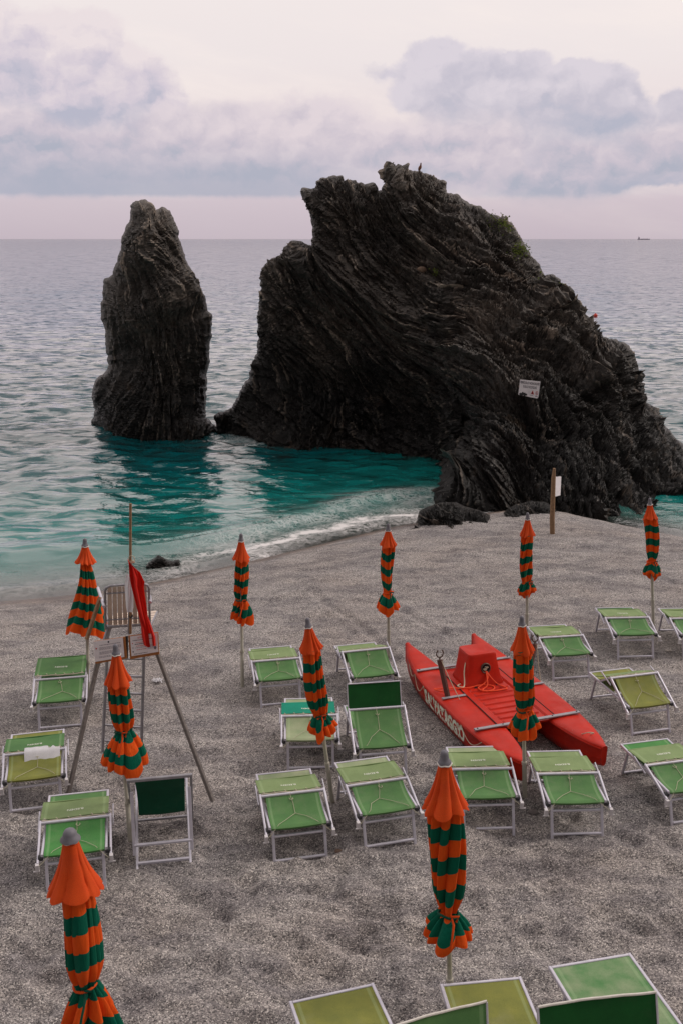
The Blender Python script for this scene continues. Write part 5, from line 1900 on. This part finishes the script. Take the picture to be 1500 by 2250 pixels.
dz_ = 0.443
f0 = hy - 0.06
rope('orange_line', [(0.02, hy - 0.01, hz - 0.04), (0.03, f0, hz - 0.10), (-0.04, f0 - 0.05, dz_ + 0.03), (-0.16, f0 - 0.10, dz_), (-0.12, f0 - 0.22, dz_), (0.02, f0 - 0.20, dz_), (0.05, f0 - 0.10, dz_), (-0.10, f0 - 0.05, dz_ + 0.01), (-0.28, f0 - 0.05, dz_), (-0.50, f0 - 0.02, dz_ + 0.01), (-0.75, f0 + 0.02, dz_ + 0.02), (-half - 0.10, 0.10 * HL, 0.46)], 0.0085, OROPE)
rope('orange_line', [(0.03, hy - 0.01, hz - 0.04), (0.06, f0, hz - 0.10), (0.13, f0 - 0.08, dz_ + 0.01), (0.20, f0 - 0.22, dz_), (0.12, f0 - 0.25, dz_), (-0.05, f0 - 0.24, dz_), (-0.13, f0 - 0.17, dz_), (-0.02, f0 - 0.09, dz_ + 0.02), (0.02, hy - 0.02, hz - 0.05)], 0.0085, OROPE)
rope('white_line', [(-0.22, yb - 0.05, 0.70), (-0.27, yb - 0.12, 0.60), (-0.31, yb - 0.22, 0.46), (-0.36, yb - 0.26, 0.45), (-0.40, yb - 0.2, 0.45), (-0.34, yb - 0.16, 0.45)], 0.008, CORD)
# grab lines drooping along the outside of both hulls
for sx in (-1, 1):
    nodes = [-0.62, -0.34, -0.08, 0.14, 0.34, 0.55, 0.72]
    for a, b in zip(nodes[:-1], nodes[1:]):
        dp = (0.16 + 0.05 * sin(a * 20)) * (1 if sx < 0 else 0.8)
        pts = []
        for k in range(7):
            t_ = k / 6
            s = a + (b - a) * t_
            pts.append((sx * (half + hwid(s) * 1.03 + 0.012), s * HL, ztop(s) - 0.035 - 0.8 * dp * sin(pi * t_)))
        rope('grab_line', pts, 0.0045, CORD, hulls[0] if sx < 0 else hulls[1], 3)
rope('grab_line', [(half + 0.02, -0.80 * HL, 0.43), (half + 0.0, -0.86 * HL, 0.50), (half - 0.06, -0.84 * HL, 0.50), (half - 0.08, -0.78 * HL, 0.43)], 0.006, CORD, hulls[1])
# plug in the right stern
MB().lathe([(0.02, 0), (0.02, 0.01), (0.002, 0.012)], (0, 0, 0), 10).build('drain_plug', BLACK, hulls[1], loc=(half - 0.015, -0.965 * HL - 0.03, 0.27)).rotation_euler = (radians(90), 0, 0)
# oar posts with their iron forks
for sx, s, tl in ((-1, 0.065, (-0.055, 0.16)), (1, 0.16, (0.11, 0.06))):
    b0 = V((sx * (half + HW * 0.45), s * HL, 0.43))
    t0 = b0 + V((tl[0], tl[1], 0.46))
    po = MB().tube([tuple(b0), tuple(t0)], 0, rect=(0.05, 0.07)).build('oar_post', BROWNW, boat)
    fk = MB()
    c0 = t0 + V((0, 0, 0.09))
    fk.tube([tuple(t0 - V((0, 0, 0.02))), tuple(t0 + V((0, 0, 0.035)))], 0.010, 8)
    fk.tube([tuple(c0 + V((0.048 * cos(a), 0.0, 0.055 * sin(a)))) for a in np.linspace(radians(125), radians(415), 16)], 0.009, 7)
    fk.build('oar_fork', RUST, po, smooth=True)
    rope('post_line', [tuple(t0 + V((0.01, -0.04, 0.0))), tuple(t0 * 0.5 + b0 * 0.5 + V((0.05, -0.10, 0))), tuple(b0 + V((0.10, -0.16, 0.01)))], 0.005, CORD, po)
# lettering on the left hull
lt = MB()
span0, span1 = 0.34, -0.36


def side(a, b_):
    # a along the word, b_ height
    s = (span0 + span1) / 2 - a / HL
    w_ = hwid(s); zt_, zk = ztop(s), zkeel(s); h_ = zt_ - zk
    z = 0.235 + b_
    zm = zk + h_ * 0.45
    if z > zm:
        k = (z - zm) / (zt_ - 0.055 - zm); x = w_ * (0.93 + 0.04 * k)
    else:
        k = (z - (zk + h_ * 0.15)) / (zm - zk - h_ * 0.15); x = w_ * (0.80 + 0.13 * k)
    return (-half - x - 0.006, s * HL, z)


put_text(lt, 'SALVATAGGIO', 0.26, side, 0.012, sx=1.0 * (span0 - span1) * HL / 1.72)
lt.build('lettering', INK, hulls[0])
# red cleats lying by the left hull
for (px, py) in ((1290 / 3 * 0 + 932, 1558), (1010, 1563)):
    pass

# ------------------------------------------------------------------ small things
# leaning wooden post with its notice
pb = V(ground_at(1212, 1172))
po_ = empty('wooden_post', tuple(pb))
tag(po_, 'tall weathered wooden post with a small notice, standing before the great rock', 'post')
pts = [tuple(V(atY(px, py, pb[1] - 0.02)) - pb) for px, py in ((1212.5, 1176), (1212, 1140), (1213.5, 1095), (1215, 1050), (1216.5, 1029))]
MB().tube(pts, [0.055, 0.058, 0.052, 0.050, 0.028], 9).build('post', WOOD, po_, smooth=50)
nt = [V(atY(px, py, pb[1] + dy_)) - pb for px, py, dy_ in ((1218, 1048, -0.04), (1231, 1047, 0.16), (1229, 1088, 0.16), (1218, 1091, -0.04))]
npn = MB().sheet(lambda u, v: tuple((nt[0] * (1 - u) + nt[1] * u) * (1 - v) + (nt[3] * (1 - u) + nt[2] * u) * v), 1, 1, 0.02).build('notice', PAPER, po_)
npp = MB(); npo = MB()
for k in range(11):
    f_ = 0.12 + 0.072 * k
    q = [(nt[0] * (1 - u) + nt[1] * u) * (1 - v) + (nt[3] * (1 - u) + nt[2] * u) * v + V((-0.006, -0.013, 0)) for u, v in ((0.12, f_), (0.12, f_ + 0.02), (0.8, f_ + 0.02), (0.8, f_))]
    npp.add(q, [(0, 1, 2, 3)])
npp.build('print', BLUEINK, npn)
q = [(nt[0] * (1 - u) + nt[1] * u) * (1 - v) + (nt[3] * (1 - u) + nt[2] * u) * v + V((-0.006, -0.014, 0)) for u, v in ((0.86, 0.03), (0.86, 0.97), (0.95, 0.97), (0.95, 0.03))]
npo.add(q, [(0, 1, 2, 3)]); npo.build('edge_strip', OSB, npn)

# warning sign on the rock
cpt, cn = on_rock('great_sea_stack', 1163, 855)
gx_, gy_, G_, N_ = FRONT['great_sea_stack']
sel = G_[(gy_ > 820) & (gy_ < 900)][:, (gx_ > 1120) & (gx_ < 1200)]
Ys = float(sel[..., 1].min()) - 0.10
q4 = [V(atY(px, py, Ys + dy_)) for px, py, dy_ in ((1141.5, 834), (1186, 838), (1182, 875), (1138, 868))] if False else None
C4 = [V(atY(px, py, Ys)) for px, py in ((1141.5, 834), (1186, 838.5), (1181, 876), (1137.5, 868))]
sg = MB()
outl = [(0, 0), (1, 0), (1, 0.9), (0.95, 1.0), (0.62, 1.0), (0.35, 0.98), (0.0, 0.98)]


def sgf(u, v, off=0.0):
    p = (C4[0] * (1 - u) + C4[1] * u) * (1 - v) + (C4[3] * (1 - u) + C4[2] * u) * v
    return (p[0], p[1] - off, p[2])


A_ = [sgf(u, v, 0.01) for u, v in outl]; B_ = [sgf(u, v, -0.01) for u, v in outl]
n = len(outl)
sg.add(A_ + B_, [tuple(range(n))[::-1], tuple(range(n, 2 * n))] + [(k, (k + 1) % n, n + (k + 1) % n, n + k) for k in range(n)])
sgo = sg.build('warning_sign', PAPER)
tag(sgo, 'white sign PERICOLO NON SALIRE SULLO SCOGLIO fixed to the great rock', 'sign')
tx = MB()
put_text(tx, 'PERICOLO NON SALIRE', 0.135, lambda a, b_: sgf(0.5 + a / 1.50, 0.165 - b_ * 1.5, 0.014), 0.002)
put_text(tx, 'SULLO SCOGLIO', 0.135, lambda a, b_: sgf(0.52 + a / 1.50, 0.40 - b_ * 1.5, 0.014), 0.002)
tx.build('lettering', DARKINK, sgo)
rd = MB()
for tri, off in (([(0.60, 0.80), (0.76, 0.80), (0.68, 0.56)], 0.014),):
    rd.add([sgf(u, v, off) for u, v in tri], [(0, 1, 2)])
rg = [(0.89 + 0.065 * cos(a), 0.69 + 0.11 * sin(a)) for a in np.linspace(0, 2 * pi, 20, endpoint=False)] + [(0.89 + 0.050 * cos(a), 0.69 + 0.085 * sin(a)) for a in np.linspace(0, 2 * pi, 20, endpoint=False)]
rd.add([sgf(u, v, 0.014) for u, v in rg], [(k, (k + 1) % 20, 20 + (k + 1) % 20, 20 + k) for k in range(20)])
rd.add([sgf(u, v, 0.014) for u, v in ((0.85, 0.62), (0.86, 0.61), (0.93, 0.76), (0.92, 0.77))], [(0, 1, 2, 3)])
rd.build('red_symbols', REDINK, sgo)
dk_ = MB()
dk_.add([sgf(u, v, 0.017) for u, v in ((0.635, 0.775), (0.70, 0.775), (0.68, 0.63))], [(0, 1, 2)])
dk_.add([sgf(u, v, 0.017) for u, v in ((0.875, 0.66), (0.905, 0.66), (0.905, 0.74), (0.875, 0.74))], [(0, 1, 2, 3)])
for (x0, x1, y0) in ((0.55, 0.72, 0.865), (0.84, 0.95, 0.85), (0.84, 0.96, 0.885)):
    dk_.add([sgf(u, v, 0.014) for u, v in ((x0, y0), (x0, y0 + 0.015), (x1, y0 + 0.015), (x1, y0))], [(0, 1, 2, 3)])
dk_.build('small_print', DARKINK, sgo)
st = MB()
for (u, v, r_) in ((0.09, 0.9, 0.06), (0.2, 0.84, 0.07), (0.3, 0.88, 0.08), (0.38, 0.88, 0.05), (0.15, 0.93, 0.06)):
    st.add([sgf(u + r_ * cos(a) * (1 + 0.3 * sin(3 * a)), v + r_ * 1.3 * sin(a), 0.013 + u * 0.004) for a in np.linspace(0, 2 * pi, 12, endpoint=False)], [tuple(range(12))[::-1]])
st.build('stain', BLACK, sgo)
MB().box(tuple(V(sgf(0.5, 0.5, -0.22))), (0.5, 0.42, 0.05)).build('bracket', RUST, sgo)

# seagull on the summit
gp, gn = on_rock('great_sea_stack', 921, 384)
g0 = V(atY(921, 377, gp[1] - 0.05))
M_GULL = simple('brown_plumage', L(170, 122, 100), 0.8, scale=60)
M_HEAD = simple('grey_plumage', L(130, 122, 122), 0.8)
gm = MB()
sec = [(-0.20, 0.00, 0.012, 0.008), (-0.12, 0.035, 0.045, 0.035), (-0.03, 0.085, 0.075, 0.075), (0.05, 0.125, 0.078, 0.085), (0.11, 0.17, 0.055, 0.060), (0.135, 0.225, 0.036, 0.038), (0.14, 0.27, 0.036, 0.036), (0.15, 0.305, 0.03, 0.028), (0.17, 0.32, 0.012, 0.012)]
vs, fs = [], []
for (x, z, rw, rh) in sec:
    for k in range(12):
        a = 2 * pi * k / 12
        vs.append((x, rw * cos(a), 0.06 + z + rh * sin(a)))
fs = [(i * 12 + k, i * 12 + (k + 1) % 12, (i + 1) * 12 + (k + 1) % 12, (i + 1) * 12 + k) for i in range(len(sec) - 1) for k in range(12)]
fs += [tuple(range(12))[::-1], tuple((len(sec) - 1) * 12 + k for k in range(12))]
gm.add(vs, fs)
gull = gm.build('seagull', M_GULL, None, smooth=True, loc=tuple(g0))
gull.rotation_euler = (0, 0, radians(-75)); gull.scale = (0.72, 0.72, 0.72)
tag(gull, 'brown seagull standing on the summit of the great rock', 'bird')
MB().tube([(0.165, 0, 0.385), (0.225, 0, 0.375)], [0.012, 0.003], 6).build('beak', simple('dark_beak', L(60, 50, 44)), gull)
for sy_ in (-0.025, 0.025):
    MB().tube([(0.01, sy_, 0.09), (0.0, sy_, -0.05)], 0.007, 6).build('leg', simple('pinkish_leg', L(150, 110, 100)), gull)

# buoy
bp = atZ(1307, 694, SEA)
bu = MB().lathe([(0.02, -0.3), (0.22, -0.2), (0.31, 0.0), (0.30, 0.14), (0.22, 0.26), (0.09, 0.33), (0.06, 0.40), (0.02, 0.41)], (0, 0, 0), 18)
bu.v = [(p[0] * 0.62, p[1] * 0.62, p[2] * 0.62) for p in bu.v]
buo = bu.build('buoy', simple('orange_red_buoy', L(214, 62, 40), 0.45), None, smooth=True, loc=bp)
tag(buo, 'small orange red buoy floating right of the great rock', 'buoy')
MB().lathe([(0.03, 0.245), (0.03, 0.27), (0.01, 0.275)], (0, 0, 0), 10).build('top_ring', BLACK, buo)

# ship on the horizon
D = 9000.0
sx0 = ray(1413, 524)[0] / ray(1413, 524)[1] * D
HAZY = simple('hazy_grey_hull', L(186, 176, 190), 0.8, var=0.02)
shp = empty('cargo_ship', (sx0, D, SEA))
tag(shp, 'distant cargo ship on the horizon at the right', 'ship')
hm = MB()
outl = [(-52, 0), (50, 0), (54, 9), (40, 7), (-50, 7), (-53, 7)]
vs = [(x, -8, z) for x, z in outl] + [(x, 8, z) for x, z in outl]
n = len(outl)
hm.add(vs, [tuple(range(n)), tuple(range(n, 2 * n))[::-1]] + [(k, n + k, n + (k + 1) % n, (k + 1) % n) for k in range(n)])
hm.build('hull', HAZY, shp)
MB().box((-42, 0, 12), (12, 12, 10)).box((-42, 0, 19), (8, 8, 5)).box((-46, 0, 24), (3, 3, 6)).build('bridge', HAZY, shp)
MB().box((30, 0, 11), (1.2, 1.2, 9)).box((0, 0, 10), (1.2, 1.2, 7)).box((5, 0, 7.6), (60, 10, 2)).build('mast', HAZY, shp)


# plants on the rock
def leafmat(name, a, b):
    m, t, out = mat(name)
    obj = t.add('ShaderNodeTexCoord').outputs['Object']
    c = t.mix(t.mr(t.noise(obj, 6.0, 3), 0.35, 0.65), a, b)
    d = t.add('ShaderNodeBsdfDiffuse'); t.put(d.inputs['Color'], c)
    tr = t.add('ShaderNodeBsdfTranslucent'); t.put(tr.inputs['Color'], c)
    mx = t.add('ShaderNodeMixShader'); t.put(mx.inputs[0], 0.3)
    t.l.new(d.outputs[0], mx.inputs[1]); t.l.new(tr.outputs[0], mx.inputs[2]); t.l.new(mx.outputs[0], out.inputs['Surface'])
    return m


LEAF = leafmat('green_leaves', L(88, 104, 52), L(120, 128, 66))
for i, (px, py, w_, h_, n, lab) in enumerate(((1100, 502, 26, 12, 260, 'flat green plant patch high on the right ridge of the great rock'), (1143, 552, 17, 16, 300, 'bushy green plant at the steep right edge of the great rock'),
                                          (1208, 648, 22, 9, 200, 'low green plant mat on the right shoulder of the great rock'), (957, 603, 9, 7, 70, 'tiny green tuft beside the pale boulder in the middle of the great rock'),
                                          (1185, 633, 14, 7, 70, 'thin olive tuft just above the low plant mat'))):
    rs = np.random.RandomState(40 + i)
    mb = MB()
    c0, n0 = on_rock('great_sea_stack', px, py)
    for k in range(n):
        g_ = rs.normal(size=2) * 0.5
        qx, qy = px + g_[0] * w_, py + g_[1] * h_ + g_[0] * w_ * (0.45 if i in (0, 2) else 0.2)
        try:
            p, nn = on_rock('great_sea_stack', qx, qy)
        except Exception:
            continue
        if abs(p[1] - c0[1]) > 3: continue
        p = p + nn * rs.uniform(0.0, 0.12) + V((0, 0, rs.uniform(0, 0.06)))
        a = rs.uniform(0, 2 * pi); L_ = rs.uniform(0.04, 0.085)
        dv_ = V((cos(a), sin(a) - 0.3, rs.uniform(0.0, 0.8))); dv_ = norm(dv_) * L_
        sv = norm(np.cross(dv_, rs.normal(size=3))) * L_ * 0.32
        mb.add([p - c0, p - c0 + dv_ * 0.5 + sv, p - c0 + dv_, p - c0 + dv_ * 0.5 - sv], [(0, 1, 2, 3)])
    stem_pts = []
    for fx in (-0.9, -0.5, 0.0, 0.5, 0.9):
        p, nn = on_rock('great_sea_stack', px + fx * w_ * 0.8, py + fx * w_ * 0.8 * (0.45 if i in (0, 2) else 0.2))
        stem_pts.append(tuple(p - c0 + nn * 0.03))
    mb.tube(stem_pts, 0.012, 5)
    o = mb.build('rock_plant', LEAF, None, loc=tuple(c0))
    tag(o, lab, 'plant', 'plants growing on the great rock')


# stones and litter
def stone(px, py, rx, ry, rz_, label, m_, seed, name='stone', cat='stone', z=None):
    rs = np.random.RandomState(seed)
    g_ = ground_at(px, py)
    zz = surf_z(g_[0], g_[1])
    mb = MB()
    nu, nv = 18, 10
    vs = []
    for j in range(nv + 1):
        for i in range(nu):
            a = 2 * pi * i / nu; b_ = pi * j / nv
            r = 1 + 0.10 * sin(2 * a + seed) + 0.07 * sin(3 * a + 2 * b_ + seed * 2) + 0.05 * cos(5 * b_ + a)
            vs.append((rx * r * sin(b_) * cos(a), ry * r * sin(b_) * sin(a), rz_ * r * cos(b_)))
    fs = [(j * nu + i, (j + 1) * nu + i, (j + 1) * nu + (i + 1) % nu, j * nu + (i + 1) % nu) for j in range(nv) for i in range(nu)]
    mb.add(vs, fs)
    o = mb.build(name, m_, None, smooth=True, loc=(g_[0], g_[1], zz + rz_ * 0.35))
    tag(o, label, cat)
    return o


STN = simple('grey_stone', L(120, 112, 110), 0.8, scale=12, bump=0.3)
STP = simple('pale_stone', L(196, 186, 178), 0.8, scale=12)
stone(1171, 1781, 0.055, 0.04, 0.028, 'flat grey stone at the foot of the parasol below the red boat', STN, 1)
stone(1467, 1430, 0.045, 0.03, 0.02, 'small pale flat stone between the two back row loungers at the right', STP, 2)
stone(745, 1869, 0.05, 0.03, 0.02, 'brown pebble between the pair of loungers in the middle foreground', simple('brown_stone', L(112, 90, 78), 0.85), 3)


def on_rock_stone(px, py, r, lab, m_, seed):
    p, n_ = on_rock('great_sea_stack', px, py)
    rs = np.random.RandomState(seed)
    mb = MB()
    nu, nv = 14, 8
    vs = [(r * (1 + 0.12 * sin(3 * i + seed)) * sin(pi * j / nv) * cos(2 * pi * i / nu), r * 0.6 * sin(pi * j / nv) * sin(2 * pi * i / nu), r * 0.7 * cos(pi * j / nv)) for j in range(nv + 1) for i in range(nu)]
    mb.add(vs, [(j * nu + i, (j + 1) * nu + i, (j + 1) * nu + (i + 1) % nu, j * nu + (i + 1) % nu) for j in range(nv) for i in range(nu)])
    o = mb.build('stone', m_, None, smooth=True, loc=tuple(p + n_ * r * 0.3))
    tag(o, lab, 'stone')


on_rock_stone(930, 597, 0.16, 'pale boulder lodged on a ledge in the middle of the great rock', simple('tan_boulder', L(120, 98, 82), 0.85, bump=0.3), 5)
on_rock_stone(1210, 935, 0.09, 'round whitish pebble on the lower right slab of the great rock, under the sign', STP, 6)

# crumpled paper napkin
g_ = ground_at(346, 1499)


def nap(u, v):
    x = (u - 0.5) * 0.14; y = (v - 0.5) * 0.09
    return (x + 0.012 * sin(9 * v), y + 0.010 * sin(11 * u), 0.02 + 0.018 * sin(13 * u + 5 * v) * cos(9 * v - 4 * u) + 0.012 * sin(23 * u))


tag(MB().sheet(nap, 18, 14, 0.0).build('paper_napkin', F_WHITE, None, loc=(g_[0], g_[1], surf_z(g_[0], g_[1]) + 0.01)), 'crumpled white paper napkin on the shingle inside the right leg of the lifeguard chair', 'litter')
